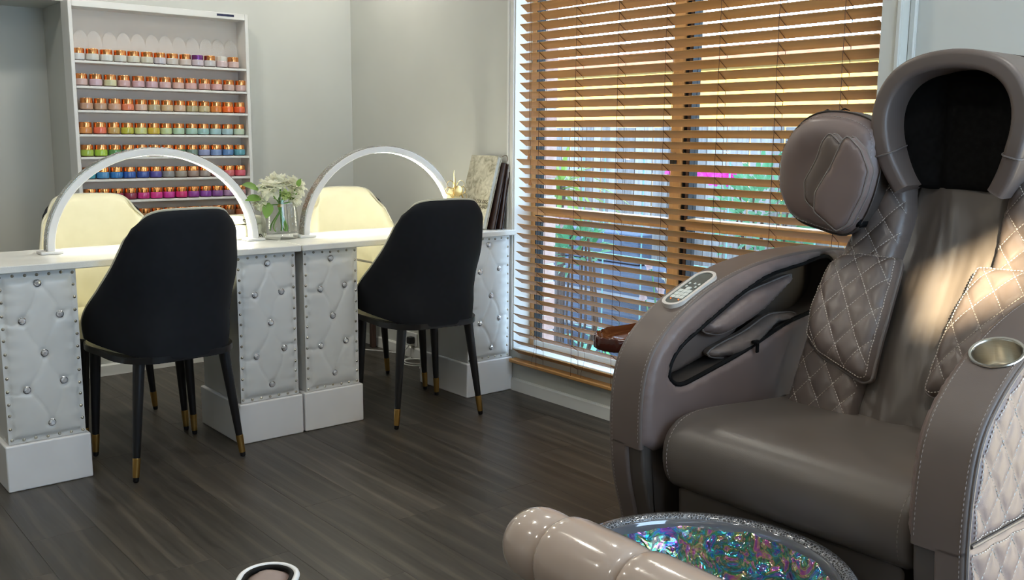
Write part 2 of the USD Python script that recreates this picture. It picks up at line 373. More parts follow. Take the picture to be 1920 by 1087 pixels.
# salon furniture
mottled('white_leather', (0.66, 0.66, 0.64), (0.70, 0.70, 0.68), 9, 0.36, bump=0.12, bscale=420, dist=0.0008)
plain('nail_metal', (0.60, 0.57, 0.50), 0.22, metallic=1.0)
plain('crystal_ring', (0.66, 0.66, 0.68), 0.15, metallic=1.0)
mat('crystal', {'p': ('principled_bsdf', {'base_color': (0.93, 0.95, 1.0), 'roughness': 0.02, 'ior': 1.8, 'metallic': 0.55, 'specular_ior_level': 0.8})})
mat('marble_top', {'g': ('geometry', {}), 'v': ('voronoi_texture', {'scale': 420}), 'n': ('noise_texture', {'scale': 9, 'detail': 5}),
                   'r': ('rgb_ramp', {'ramp': [(0.0, (0.50, 0.50, 0.47)), (0.16, (0.74, 0.735, 0.70)), (1.0, (0.82, 0.815, 0.78))]}), 'r2': ('rgb_ramp', {'ramp': [(0.35, (0.9, 0.9, 0.9)), (0.65, (1, 1, 1))]}),
                   'x': ('mix', {'mix_type': 'multiply', 'fac': 1.0}), 'p': ('principled_bsdf', {'roughness': 0.22})},
    [('g.position', 'v.vector'), ('g.position', 'n.vector'), ('v.distance', 'r.fac'), ('n.fac', 'r2.fac'), ('r.color', 'x.color1'), ('r2.color', 'x.color2'), ('x.color', 'p.base_color')])
mottled('chair_black', (0.0060, 0.0072, 0.0100), (0.0085, 0.0098, 0.0132), 40, 0.70, specular_ior_level=0.28, bump=0.15, bscale=700, dist=0.0006)
mottled('chair_cream', (0.72, 0.68, 0.47), (0.76, 0.72, 0.51), 14, 0.5, bump=0.1, bscale=600, dist=0.0006)
plain('chair_piping', (0.50, 0.48, 0.38), 0.5)
plain('leg_black', (0.008, 0.008, 0.0095), 0.35)
plain('leg_gold', (0.62, 0.38, 0.12), 0.28, metallic=1.0)
plain('lamp_white', (0.72, 0.72, 0.72), 0.3)
mat('lamp_glitter', {'g': ('geometry', {}), 'v': ('voronoi_texture', {'scale': 330}), 'r': ('rgb_ramp', {'ramp': [(0, (0.12, 0.115, 0.10)), (0.5, (0.42, 0.40, 0.34)), (1, (0.9, 0.88, 0.8))]}), 'p': ('principled_bsdf', {'roughness': 0.15, 'metallic': 0.7})},
    [('g.position', 'v.vector'), ('v.color', 'r.fac'), ('r.color', 'p.base_color')])
mat('led_strip', {'e': ('emission', {'color': (1.0, 0.97, 0.80), 'strength': LED_GAIN * 3})}, surface='e.emission')
mat('clear_glass', {'t': ('transparent_bsdf', {'color': (0.955, 0.965, 0.96)}), 'g': ('glossy_bsdf', {'roughness': 0.02}), 'q': ('geometry', {}), 'i': ('mix_float', {'a': 1.55, 'b': 0.645}), 'f': ('fresnel', {}), 'x': ('mix_closure', {})},
    [('q.backfacing', 'i.fac'), ('i.result', 'f.IOR'), ('f.fac', 'x.fac'), ('t.BSDF', 'x.closure1'), ('g.BSDF', 'x.closure2')], surface='x.closure')
plain('shelf_back', (0.70, 0.655, 0.60), 0.45)  # warm beige carries the colour that the jars bounce onto the panel
mat('clear_plastic', {'t': ('transparent_bsdf', {'color': (0.97, 0.97, 0.97)}), 'd': ('principled_bsdf', {'base_color': (0.82, 0.81, 0.79), 'roughness': 0.2}), 'x': ('mix_closure', {'fac': 0.30})},
    [('t.BSDF', 'x.closure1'), ('d.BSDF', 'x.closure2')], surface='x.closure')
plain('copper', (0.86, 0.36, 0.13), 0.16, metallic=1.0)
plain('jar_base', (0.06, 0.03, 0.025), 0.3)
plain('gold_metal', (0.80, 0.58, 0.22), 0.25, metallic=1.0)
plain('cream_plastic', (0.66, 0.65, 0.52), 0.4)
plain('cream_cloth', (0.66, 0.60, 0.36), 0.8)
plain('navy', (0.012, 0.016, 0.06), 0.4)
plain('brown_cover', (0.030, 0.013, 0.010), 0.4); plain('brown_page', (0.16, 0.11, 0.08), 0.7)
mat('marble_cover', {'g': ('geometry', {}), 'n': ('noise_texture', {'scale': 22, 'detail': 6, 'distortion': 1.6}), 'r': ('rgb_ramp', {'ramp': [(0.32, (0.26, 0.24, 0.17)), (0.5, (0.47, 0.45, 0.35)), (0.68, (0.60, 0.58, 0.47))]}), 'p': ('principled_bsdf', {'roughness': 0.35})},
    [('g.position', 'n.vector'), ('n.fac', 'r.fac'), ('r.color', 'p.base_color')])
plain('ink_brown', (0.06, 0.05, 0.025), 0.5)
plain('page_white', (0.6, 0.58, 0.5), 0.7)
plain('cable_white', (0.75, 0.75, 0.74), 0.4); plain('plug_black', (0.015, 0.015, 0.016), 0.4); plain('plate_white', (0.72, 0.73, 0.73), 0.35)
# massage chair
def leather(name, c, rough=0.4, bump=0.16):
    mottled(name, tuple(x * 0.93 for x in c), tuple(x * 1.06 for x in c), 7, rough, bump=bump, bscale=520, dist=0.0009)
leather('leather_taupe', (0.134, 0.104, 0.091), 0.42)
leather('leather_mauve', (0.180, 0.132, 0.120), 0.42)
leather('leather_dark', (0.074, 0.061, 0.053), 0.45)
leather('leather_seat', (0.112, 0.093, 0.081), 0.38)
leather('leather_quilt', (0.164, 0.129, 0.114), 0.36)
leather('leather_pale', (0.26, 0.192, 0.178), 0.40)  # paler leather: daylight on the outer arm sides is painted into the tone
plain('thread_light', (0.58, 0.52, 0.47), 0.7); plain('thread_grey', (0.30, 0.26, 0.24), 0.7)
plain('piping_taupe', (0.17, 0.145, 0.135), 0.4)
mottled('mesh_black', (0.004, 0.004, 0.0042), (0.008, 0.008, 0.0082), 90, 0.95, specular_ior_level=0.12, bump=0.3, bscale=900, dist=0.0006)
plain('trim_black', (0.005, 0.005, 0.0054), 0.6, specular_ior_level=0.15)
mottled('steel', (0.62, 0.58, 0.50), (0.72, 0.68, 0.60), 30, 0.28, metallic=1.0, stretch=(1, 1, 30))
plain('panel_face', (0.055, 0.065, 0.058), 0.35); plain('panel_rim', (0.62, 0.58, 0.54), 0.35); plain('button_grey', (0.62, 0.66, 0.63), 0.4)
mat('led_red', {'e': ('emission', {'color': (1.0, 0.20, 0.03), 'strength': 1.6})}, surface='e.emission')
plain('maroon_gloss', (0.060, 0.010, 0.005), 0.14, coat_weight=0.6, coat_roughness=0.03)
mottled('beige_gloss', (0.46, 0.365, 0.31), (0.51, 0.41, 0.35), 4, 0.16, coat_weight=1.0, coat_roughness=0.02)
def irid(name, rough, lo, hi):
    mat(name, {'g': ('geometry', {}), 'n': ('noise_texture', {'scale': 11, 'detail': 3, 'distortion': 3.4}), 'v': ('voronoi_texture', {'feature': 'smooth_f1', 'scale': 26, 'smoothness': 0.6}),
               'n2': ('noise_texture', {'scale': 30, 'detail': 2, 'distortion': 1.0}),
               'r': ('rgb_ramp', {'ramp': [(0.22, (0.02, 0.02, 0.03)), (0.30, (0.12, 0.05, 0.30)), (0.35, (0.42, 0.20, 0.55)), (0.39, (0.05, 0.16, 0.55)), (0.43, (0.06, 0.50, 0.62)), (0.46, (0.16, 0.20, 0.20)), (0.49, (0.10, 0.42, 0.26)), (0.52, (0.12, 0.13, 0.13)), (0.55, (0.55, 0.52, 0.22)), (0.59, (0.60, 0.20, 0.42)), (0.64, (0.30, 0.14, 0.55)), (0.69, (0.08, 0.34, 0.62)), (0.74, (0.24, 0.24, 0.26)), (0.80, (0.45, 0.75, 0.80)), (0.88, (0.75, 0.60, 0.78))]}),
               'mr': ('map_range', {'from_min': 0.25, 'from_max': 0.75, 'to_min': lo, 'to_max': hi}), 'ba': ('math', {'math_type': 'add'}),
               'b': ('bump', {'strength': 0.9, 'distance': 0.006}), 'p': ('principled_bsdf', {'metallic': 0.75, 'roughness': rough, 'coat_weight': 1.0, 'coat_roughness': 0.02})},
        [('g.position', 'n.vector'), ('g.position', 'v.vector'), ('g.position', 'n2.vector'), ('n.fac', 'r.fac'), ('r.color', 'p.base_color'), ('n2.fac', 'mr.value'), ('mr.result', 'p.thin_film_thickness'),
         ('v.distance', 'ba.value1'), ('n2.fac', 'ba.value2'), ('ba.value', 'b.height'), ('b.normal', 'p.normal')])
irid('iridescent_glass', 0.08, 250, 800)
mat('crackle_rim', {'g': ('geometry', {}), 'v': ('voronoi_texture', {'feature': 'distance_to_edge', 'scale': 170, 'randomness': 1.0}), 'n': ('noise_texture', {'scale': 60, 'detail': 4}),
                    'r': ('rgb_ramp', {'ramp': [(0.0, (0.42, 0.43, 0.46)), (0.08, (0.22, 0.225, 0.24)), (0.22, (0.07, 0.07, 0.076)), (1.0, (0.20, 0.205, 0.215))]}), 'b': ('bump', {'strength': 0.8, 'distance': 0.003}),
                    'p': ('principled_bsdf', {'roughness': 0.12, 'metallic': 0.35, 'coat_weight': 1.0})},
    [('g.position', 'v.vector'), ('g.position', 'n.vector'), ('v.distance', 'r.fac'), ('r.color', 'p.base_color'), ('v.distance', 'b.height'), ('b.normal', 'p.normal')])
mat('lamp_disc', {'e': ('emission', {'color': (1.0, 0.95, 0.86), 'strength': 6.0})}, surface='e.emission')
mat('ring_glass', {'p': ('principled_bsdf', {'base_color': (0.22, 0.225, 0.25), 'roughness': 0.06, 'metallic': 0.4, 'coat_weight': 1.0})})

# ---------------------------------------------------------------- the room
XW, YB, XL, YF, ZC = 3.0, 5.12, -2.6, -1.0, 2.6
fl = thing('floor', None, None, kind='structure')
obj('floor_base', box(XL, XW + .15, YF, YB + .5, -0.05, -0.012), 'dark_gap', fl)
PW = 0.1975
r = random.Random(11)
nx0 = int(math.floor((XL - 1.84) / PW))
for i in range(nx0, 6):
    x0, x1 = 1.84 + i * PW, 1.84 + (i + 1) * PW
    x0c, x1c = max(x0, XL), min(x1, XW)
    if x1c - x0c < 0.004: continue
    y = 2.55 - 1.22 * 4 if i == -1 else YF - r.uniform(0, 1.2)
    while y < YB + .38:
        a, b = max(y, YF), min(y + 1.22, YB + .38)
        if b - a > 0.03: obj('plank', cbox(x0c + .0002, x1c - .0002, a + .0002, b - .0002, -0.012, 0.0, 0.0006), f'smoked_oak_{r.choice([0, 1, 1, 2, 2, 3])}', fl, smooth=False)
        y += 1.22
AX = 1.405                                            # right-hand jamb of the recess in the shelf wall
struct('wall_back', cat_([box(AX, XW + .15, YB, YB + .5, 0, ZC), box(-1.1, AX, YB, YB + .5, 1.885, ZC), box(XL - .15, -1.1, YB, YB + .5, 0, ZC)]), 'wall_paint', False)
struct('wall_recess', box(-1.1, AX, YB + .38, YB + .5, 0, 1.885), 'wall_paint', False)
OY0, OY1, OZ0, OZ1 = 1.72, 3.60, 0.20, 2.22           # window opening in the right wall
struct('wall_right', cat_([box(XW, XW + .15, YF, OY0, 0, ZC), box(XW, XW + .15, OY1, YB, 0, ZC), box(XW, XW + .15, OY0, OY1, 0, OZ0), box(XW, XW + .15, OY0, OY1, OZ1, ZC)]), 'wall_paint', False)
struct('wall_left', box(XL - .15, XL, YF, YB, 0, ZC), 'wall_paint', False)
W2 = (0.9, 2.75, 0.25, 2.15); W3 = (-1.28, -0.74, 2.13, 2.36)      # shop window, and an unseen high window added to throw the sun patch
struct('wall_front', cat_([box(XL - .15, W3[0], YF - .12, YF, 0, ZC), box(W3[0], W3[1], YF - .12, YF, 0, W3[2]), box(W3[0], W3[1], YF - .12, YF, W3[3], ZC), box(W3[1], W2[0], YF - .12, YF, 0, ZC),
    box(W2[0], W2[1], YF - .12, YF, 0, W2[2]), box(W2[0], W2[1], YF - .12, YF, W2[3], ZC), box(W2[1], XW + .15, YF - .12, YF, 0, ZC)]), 'wall_paint', False)
struct('ceiling', box(XL - .15, XW + .3, YF - .12, YB + .5, ZC, ZC + .25), 'ceiling_paint', False)
def skirting(name, pts, h=0.062, t=0.014):
    """Baseboard with a small rounded top along a polyline (wall on the left-hand side)."""
    sec = [(0, 0), (t, 0), (t, h - .008), (t * .55, h), (0, h)]
    ms = []
    for (a, b) in zip(pts, pts[1:]):
        a, b = np.array([*a, 0.0]), np.array([*b, 0.0]); d = (b - a) / np.linalg.norm(b - a); n = np.array([d[1], -d[0], 0])
        v = [p + n * s + np.array([0, 0, z]) for p in (a, b) for s, z in sec]; k = len(sec)
        f = [(i, (i + 1) % k, k + (i + 1) % k) for i in range(k)] + [(i, k + (i + 1) % k, k + i) for i in range(k)]
        f += [(0, i, i + 1) for i in range(1, k - 1)] + [(k, k + i + 1, k + i) for i in range(1, k - 1)]
        t_ = trimesh.Trimesh(np.array(v), np.array(f), process=False); t_.fix_normals(); ms.append(t_)
    struct(name, cat_(ms), 'trim_white')
skirting('baseboard_right', [(XW, YB), (XW, YF)])
skirting('baseboard_back', [(AX, YB), (XW, YB)])
skirting('baseboard_recess', [(-1.1, YB + .38), (AX, YB + .38), (AX, YB)])
skirting('baseboard_left', [(XL, YF), (XL, YB)])
# flat architrave with a raised outer bead round the window
struct('trim_1', cat_([cbox(XW - .008, XW, OY1, OY1 + .035, OZ0 - .0, OZ1 + .05, .002), cbox(XW - .016, XW - .008, OY1 + .026, OY1 + .040, 0.063, OZ1 + .05, .003)]), 'trim_white')
struct('trim_2', cat_([cbox(XW - .056, XW, 1.622, 1.696, 0.064, OZ1 + .05, .003), cbox(XW - .018, XW, 1.600, 1.622, 0.064, OZ1 + .05, .004), cbox(XW, XW + .004, 1.696, OY0, OZ0, OZ1, .0005), cbox(XW - .064, XW - .056, 1.624, 1.640, 0.064, OZ1 + .05, .003)]), 'wall_paint')

# ---------------------------------------------------------------- window
win = thing('window_1', 'tall two-part timber window behind the brown venetian blind', None, kind='structure')
obj('reveal', cat_([cbox(XW, XW + .15, OY1 - .006, OY1, OZ0, OZ1, .001), cbox(XW, XW + .15, OY0, OY0 + .006, OZ0, OZ1, .001), cbox(XW, XW + .15, OY0 + .006, OY1 - .006, OZ1 - .006, OZ1, .001)]), 'trim_white', win, label='white window reveal')
obj('sill', cbox(XW + .001, XW + .15, OY0 + .006, OY1 - .006, OZ0, OZ0 + .014, .003), 'trim_white', win, label='white inner window sill')
FX0, FX1 = 3.105, 3.165
ya, yb, za, zb = OY0 + .006, OY1 - .006, OZ0 + .014, OZ1 - .006
obj('stile', cbox(FX0, FX1, yb - .030, yb, za, zb, .003), 'frame_wood', win)
obj('stile', cbox(FX0, FX1, ya, ya + .035, za, zb, .003), 'frame_wood', win)
obj('mullion', cbox(FX0 - .006, FX1, 2.640, 2.700, za, zb, .004), 'frame_wood', win)
obj('sash_stile', cbox(FX0 + .012, FX1, 2.606, 2.630, za, zb, .003), 'leg_wood', win, label='dark sash edge beside the mullion')
obj('transom', cbox(FX0 - .006, FX1, ya + .035, 2.606, .872, .918, .004), 'frame_wood', win)
obj('transom', cbox(FX0 - .006, FX1, 2.700, yb - .030, .872, .912, .004), 'frame_wood', win)
obj('bottom_rail', cbox(FX0, FX1, ya + .035, yb - .03, za, za + .03, .003), 'trim_white', win)
obj('head_rail', cbox(FX0, FX1, ya + .035, yb - .03, zb - .04, zb, .003), 'frame_wood', win)
for a in (2.634, 2.602, yb - .034): obj('seal', box(FX0 + .004, FX1 - .004, a, a + .004, za + .03, zb - .04), 'black_seal', win, False)
obj('lock', rbox(FX0 - .02, FX0 - .006, 2.66, 2.69, 1.12, 1.19, .004, 8), 'black_seal', win, label='black sash lock on the mullion')
for y0, y1 in ((ya + .035, 2.602), (2.700, yb - .034)):
    for z0, z1 in ((za + .03, .872), (.918, zb - .04)): obj('pane', box(3.138, 3.142, y0, y1, z0, z1), 'window_glass', win, False)
w2 = thing('window_2', 'wide shop window in the wall behind', None, kind='structure')
def plain_window(w, x0, x1, z0, z1, t=.05):
    obj('frame', cat_([cbox(x0, x0 + t, YF - .09, YF - .03, z0, z1, .003), cbox(x1 - t, x1, YF - .09, YF - .03, z0, z1, .003), cbox(x0 + t, x1 - t, YF - .09, YF - .03, z0, z0 + t, .003), cbox(x0 + t, x1 - t, YF - .09, YF - .03, z1 - t, z1, .003)]), 'trim_white', w)
    obj('pane', box(x0 + t, x1 - t, YF - .062, YF - .058, z0 + t, z1 - t), 'window_glass', w, False)
plain_window(w2, *W2)
w3 = thing('window_3', 'added small high window shaped for the sun patch', None, kind='structure')
plain_window(w3, *W3, t=.012)

# ---------------------------------------------------------------- venetian blind
bl = thing('venetian_blind', 'wide brown timber venetian blind with tilted slats over the tall window', 'window blind', (2.975, 2.6, 0.15))
r = random.Random(3)
TILT, SW = math.radians(33), 0.052
zs = [1.630 - .0135 + k * .044 for k in range(-32, 13)]
slatz = []
for z in zs:
    f = (z - .2) / 1.6
    yl = 3.508 + .050 * max(0, 1 - z / 1.0) + r.uniform(-.003, .003)
    if abs(z - (1.630 - .0135 - 11 * .044)) < .01: yl += .02
    yr = 1.703 + r.uniform(-.003, .003)
    q = as_tm(cbox(-SW / 2, SW / 2, yr, yl, -.0014, .0014, .0008))
    t = TILT + r.uniform(-.02, .02)
    q.vertices = q.vertices @ np.array([[math.cos(t), 0, math.sin(t)], [0, 1, 0], [-math.sin(t), 0, math.cos(t)]]).T
    sag = (q.vertices[:, 1] - 2.6) * r.uniform(-.0012, .0012)
    q.vertices = q.vertices + np.array([2.975, 0, z]); q.vertices[:, 2] += sag
    obj('slat', q, 'slat_wood', bl, 30); slatz.append((z, t))
obj('bottom_rail', cbox(2.951, 2.999, 1.703, 3.572, .150, .168, .004), 'slat_wood', bl)
for z in ():
    pass
obj('head_rail', cbox(2.945, 2.997, 1.703, 3.512, 2.185, 2.235, .003), 'slat_wood', bl)
for y in (3.368, 3.126, 2.871, 2.611, 2.346, 2.088, 1.83):
    ms = []
    for x, s in ((2.9525, 1), (2.9975, -1)):
        p = [(x, y, 2.185)] + [(x - s * .0006 * (k % 2), y + .0008 * math.sin(k * 1.7 + y), z) for k, (z, t) in reversed(list(enumerate(slatz)))] + [(x, y, .168)]
        ms.append(tube(p, .0012, 4))
    for z, t in slatz:
        c, s = math.cos(t), math.sin(t); d = -.0026
        ms.append(tube([(2.975 - c * SW * .46 + s * d, y, z + s * SW * .46 + c * d), (2.975 + c * SW * .46 + s * d, y, z - s * SW * .46 + c * d)], .0012, 4))
    obj('ladder_cord', cat_(ms), 'cord_brown', bl)
for y, zt in ((3.424, 1.148), (3.414, 1.028)):
    obj('pull_cord', tube([(2.9445, y, 2.19), (2.944, y + .002, 1.7), (2.944, y, zt + .02)], .0009, 5), 'cord_brown', bl)
    obj('tassel', lathe([(0.001, .026), (.004, .024), (.0045, .015), (.008, .004), (.0075, -.001), (0.001, -.003)], 14, (2.944, y, zt)), 'tassel_wood', bl, label='turned wooden cord tassel')
for y in (3.40, 3.06, 2.62):
    obj('slack_cord', tube(smooth_loop([(2.948, y, .33), (2.943, y - .03, .25), (2.945, y - .012, .20), (2.952, y - .002, .17)], 14, False), .0008, 4), 'cord_brown', bl)
# ---------------------------------------------------------------- wall fittings by the tables
ou = thing('power_outlet', 'white double power outlet with a black plug low on the corner wall', 'power outlet', (3.0, 4.52, .06))
obj('plate', cbox(2.992, 3.0, 4.44, 4.58, .066, .145, .003), 'plate_white', ou)
obj('plug', rbox(2.955, 2.992, 4.455, 4.492, .085, .125, .006, 8), 'plug_black', ou, label='black power plug')
def coil(pts): return smooth_loop(pts, 70, False)
cb = coil([(2.97, 4.47, .004), (2.90, 4.44, .004), (2.86, 4.33, .004), (2.93, 4.27, .004), (2.985, 4.34, .009), (2.93, 4.43, .009), (2.87, 4.38, .013), (2.90, 4.28, .013), (2.97, 4.24, .004), (2.94, 4.16, .004), (2.86, 4.17, .004), (2.88, 4.24, .009), (2.965, 4.20, .009), (2.975, 4.12, .004)])
obj('white_cable', tube(cb, .0035, 7), 'cable_white', cat='cable', label='coiled white cable on the floor by the corner wall')
cb2 = coil([(2.50, 5.09, .05), (2.60, 5.06, .02), (2.75, 4.95, .006), (2.88, 4.80, .005), (2.955, 4.66, .005), (2.96, 4.56, .02), (2.965, 4.475, .08)])
obj('white_cable', tube(cb2, .004, 7), 'cable_white', cat='cable', label='straight white cable along the floor beneath the back wall')

# ---------------------------------------------------------------- garden behind the window
GZ = -0.42
struct('garden_ground', box(3.29, 30, -12, 26, GZ - .2, GZ), 'garden_soil', False)
struct('garden_path', cbox(3.6, 4.6, -4, 12, GZ, GZ + .02, .01), 'garden_paving')
bp = thing('wall_exterior', None, None, kind='structure')
obj('mortar_bed', box(3.175, 3.272, OY1 + .004, OY1 + .50, GZ, 2.55), 'mortar', bp, False)
r = random.Random(5)
z = GZ
k = 0
while z < 2.5:
    for y0, y1 in (((OY1, OY1 + .105), (OY1 + .115, OY1 + .34), (OY1 + .35, OY1 + .5)) if k % 2 else ((OY1, OY1 + .225), (OY1 + .235, OY1 + .46))):
        j = r.uniform(-.0015, .0015)
        obj('brick', cbox(3.168 + j, 3.280 + j, y0 + j, y1 + j, z + .004, z + .080, .003), r.choice(['brick_a', 'brick_b', 'brick_b']), bp, False)
    z += .086; k += 1
fx = 6.2
fe = thing('paling_fence', 'weathered grey timber paling fence across the back of the garden', 'fence', (fx, 5, GZ))
y = 1.8
pal = []
while y < 10.2:
    w = r.uniform(.085, .105); pal.append((y, w)); y += w + r.uniform(.004, .014)
for y, w in pal:
    j = r.uniform(-.006, .006); zt = 1.345 + r.uniform(-.012, .012)
    obj('paling', cbox(fx + j, fx + .016 + j, y, y + w, GZ, zt, .002), r.choice(['paling_a', 'paling_b', 'paling_b', 'paling_c']), fe, False)
for z in (GZ + .3, .95): obj('rail', cbox(fx + .026, fx + .07, 1.8, 10.2, z, z + .09, .004), 'paling_c', fe)
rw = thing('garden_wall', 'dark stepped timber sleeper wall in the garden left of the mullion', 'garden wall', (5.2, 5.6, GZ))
hts = [(.245, 4.0), (.245, 4.10), (.245, 4.45), (.23, 4.80)]
z = GZ
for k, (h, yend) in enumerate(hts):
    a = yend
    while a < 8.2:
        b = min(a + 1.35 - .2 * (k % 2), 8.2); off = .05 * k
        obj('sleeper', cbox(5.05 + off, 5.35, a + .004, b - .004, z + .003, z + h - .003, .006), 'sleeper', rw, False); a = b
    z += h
obj('coping', cbox(5.0, 5.12, 4.0, 6.4, GZ + .245, GZ + .27, .005), 'garden_paving', rw)
obj('coping', cbox(5.05, 5.16, 4.1, 6.6, GZ + .49, GZ + .515, .005), 'garden_paving', rw)
wf = thing('wire_trellis', 'thin green wire trellis standing in front of the garden wall', 'trellis', (4.75, 4.5, GZ))
for y in (4.93, 4.72, 4.36, 3.98, 3.66, 3.05, 2.6): obj('wire', tube([(4.75, y, GZ), (4.75, y + .004, .5), (4.75, y, 1.12)], .0055, 5), 'wire_green', wf)
for z in (-.1, .45, 1.0): obj('wire', tube([(4.758, 2.5, z), (4.758, 5.0, z)], .004, 5), 'wire_green', wf)
# neighbour's house
nh = thing('neighbour_house', 'sunlit cream rendered house with a pink eave beyond the paling fence', 'house', (9.4, 7.0, GZ))
obj('wall', box(9.0, 9.4, 2.0, 13.2, GZ, 2.10), 'render_cream', nh, False)
obj('eave', cbox(8.80, 9.6, 1.8, 13.4, 2.10, 2.26, .01), 'eave_pink', nh)
rt = trimesh.Trimesh(np.array([(8.8, 1.8, 2.26), (8.8, 13.4, 2.26), (13, 13.4, 2.30), (13, 1.8, 2.30), (10.9, 1.8, 2.42), (10.9, 13.4, 2.42)]), np.array([(0, 1, 5), (0, 5, 4), (3, 5, 2), (3, 4, 5), (0, 4, 3), (1, 2, 5), (0, 2, 1), (0, 3, 2)]), process=False)
obj('roof', rt, 'roof_tile', nh, False)
# plants
def blade(base, az, length, lift, droop, w, seg=8, fold=.35):
    """A strap leaf with a folded cross-section."""
    s = np.linspace(0, 1, seg)
    h = np.array([math.cos(az), math.sin(az), 0]); side = np.array([-h[1], h[0], 0])
    rr = length * s * math.cos(lift) ; zz = length * (s * math.sin(lift) - droop * s ** 2.2)
    c = np.asarray(base) + rr[:, None] * h + zz[:, None] * np.array([0, 0, 1.0])
    ww = w * np.sin(np.pi * np.clip(.12 + .88 * s, 0, 1)) ** .7
    up = np.array([0, 0, 1.0])
    L, R_ = c + side * ww[:, None] + up * (ww * fold)[:, None], c - side * ww[:, None] + up * (ww * fold)[:, None]
    v = np.vstack([L, c, R_]); n = seg; f = []
    for i in range(n - 1):
        f += [(i, n + i, n + i + 1, i + 1), (n + i, 2 * n + i, 2 * n + i + 1, n + i + 1)]
    return as_tm((v, f))
def leaf(base, d, length, w, normal, curl=.15):
    d = np.asarray(d, float); d /= np.linalg.norm(d); nrm = np.asarray(normal, float); nrm = nrm - d * (nrm @ d); nrm /= np.linalg.norm(nrm); s_ = np.cross(d, nrm)
    s = np.linspace(0, 1, 6); ww = w * np.sin(np.pi * s ** .8) ** .8
    c = np.asarray(base) + d * (length * s)[:, None] - nrm * (curl * length * s ** 2)[:, None]
    v = np.vstack([c + s_ * ww[:, None] + nrm * ww[:, None] * .2, c, c - s_ * ww[:, None] + nrm * ww[:, None] * .2]); n = 6; f = []
    for i in range(n - 1): f += [(i, n + i, n + i + 1, i + 1), (n + i, 2 * n + i, 2 * n + i + 1, n + i + 1)]
    return as_tm((v, f))
r = random.Random(21)
yu = thing('yucca', 'tall spiky yucca with arching green leaves beside the brick window jamb', 'plant', (4.45, 4.84, GZ))
obj('trunk', tube([(4.45, 4.84, GZ), (4.46, 4.845, .3), (4.45, 4.84, .92)], [.04, .036, .032], 10), 'leg_wood', yu)
for i in range(34):
    az = i * 2.4 + r.uniform(-.2, .2); up = r.uniform(-.2, 1.25)
    obj('leaf', blade((4.45, 4.84, .80 + .16 * r.random()), az, r.uniform(.38, .56), up, r.uniform(.25, .75), .016), 'leaf_yucca', yu)
def strap_plant(label, x, y, n, L, m, seed, name='strap_leaf_plant', z0=GZ):
    rr = random.Random(seed); t = thing(name, label, 'plant', (x, y, z0))
    for i in range(n):
        obj('leaf', blade((x + rr.uniform(-.05, .05), y + rr.uniform(-.09, .09), z0), rr.uniform(0, 6.28), L * rr.uniform(.7, 1.15), rr.uniform(.7, 1.45), rr.uniform(.15, .6), .014), m, t)
    return t
strap_plant('clump of arching green strap leaves behind the maroon tray', 3.92, 3.72, 40, .70, 'leaf_strap', 1)
strap_plant('taller clump of green strap leaves under the pale orchid flowers', 4.15, 3.52, 46, .95, 'leaf_strap', 2)
strap_plant('loose clump of blue-green strap leaves right of the mullion', 4.4, 3.18, 30, .95, 'leaf_strap', 4)
def low_plant(label, x, y, seed, n=20):
    rr = random.Random(seed); t = thing('ground_plant', label, 'plant', (x, y, GZ))
    for i in range(n):
        a = rr.uniform(0, 6.28); R_ = rr.uniform(.03, .26); h = rr.uniform(.05, .30); px, py = x + R_ * math.cos(a), y + R_ * math.sin(a)
        obj('stem', tube([(x, y, GZ), ((x + px) / 2, (y + py) / 2, GZ + h * .7), (px, py, GZ + h)], .004, 4), 'leaf_shrub', t)
        obj('leaf', leaf((px, py, GZ + h), (math.cos(a), math.sin(a), rr.uniform(-.3, .4)), rr.uniform(.08, .14), rr.uniform(.035, .05), (0, 0, 1)), 'leaf_round', t)
low_plant('low round-leaved plant beneath the brick window jamb', 3.88, 4.28, 3)
low_plant('low round-leaved plant left of the maroon tray', 3.98, 4.02, 4, 18)
low_plant('low round-leaved plant farther along the garden wall', 4.6, 4.75, 6, 22)
oc = thing('orchid', 'pale peach orchid spray on thin stems just left of the mullion', 'plant', (4.3, 3.78, GZ))
for i, (y, z) in enumerate(((3.86, .50), (3.72, .44), (3.90, .30), (3.66, .24), (3.76, .36))):
    obj('stem', tube(smooth_loop([(4.3, 3.78, GZ), (4.3, 3.78 + (y - 3.78) * .4, z - .3), (4.29, y, z)], 10, False), .005, 5), 'leaf_shrub', oc)
    ms = [leaf((4.285, y, z), (-.25, math.cos(a), math.sin(a)), .040, .017, (-1, 0, 0), -.1) for a in np.arange(5) * 1.2566 + i]
    obj('flower', cat_(ms), 'petal_peach' if i % 2 else 'petal_pink', oc)
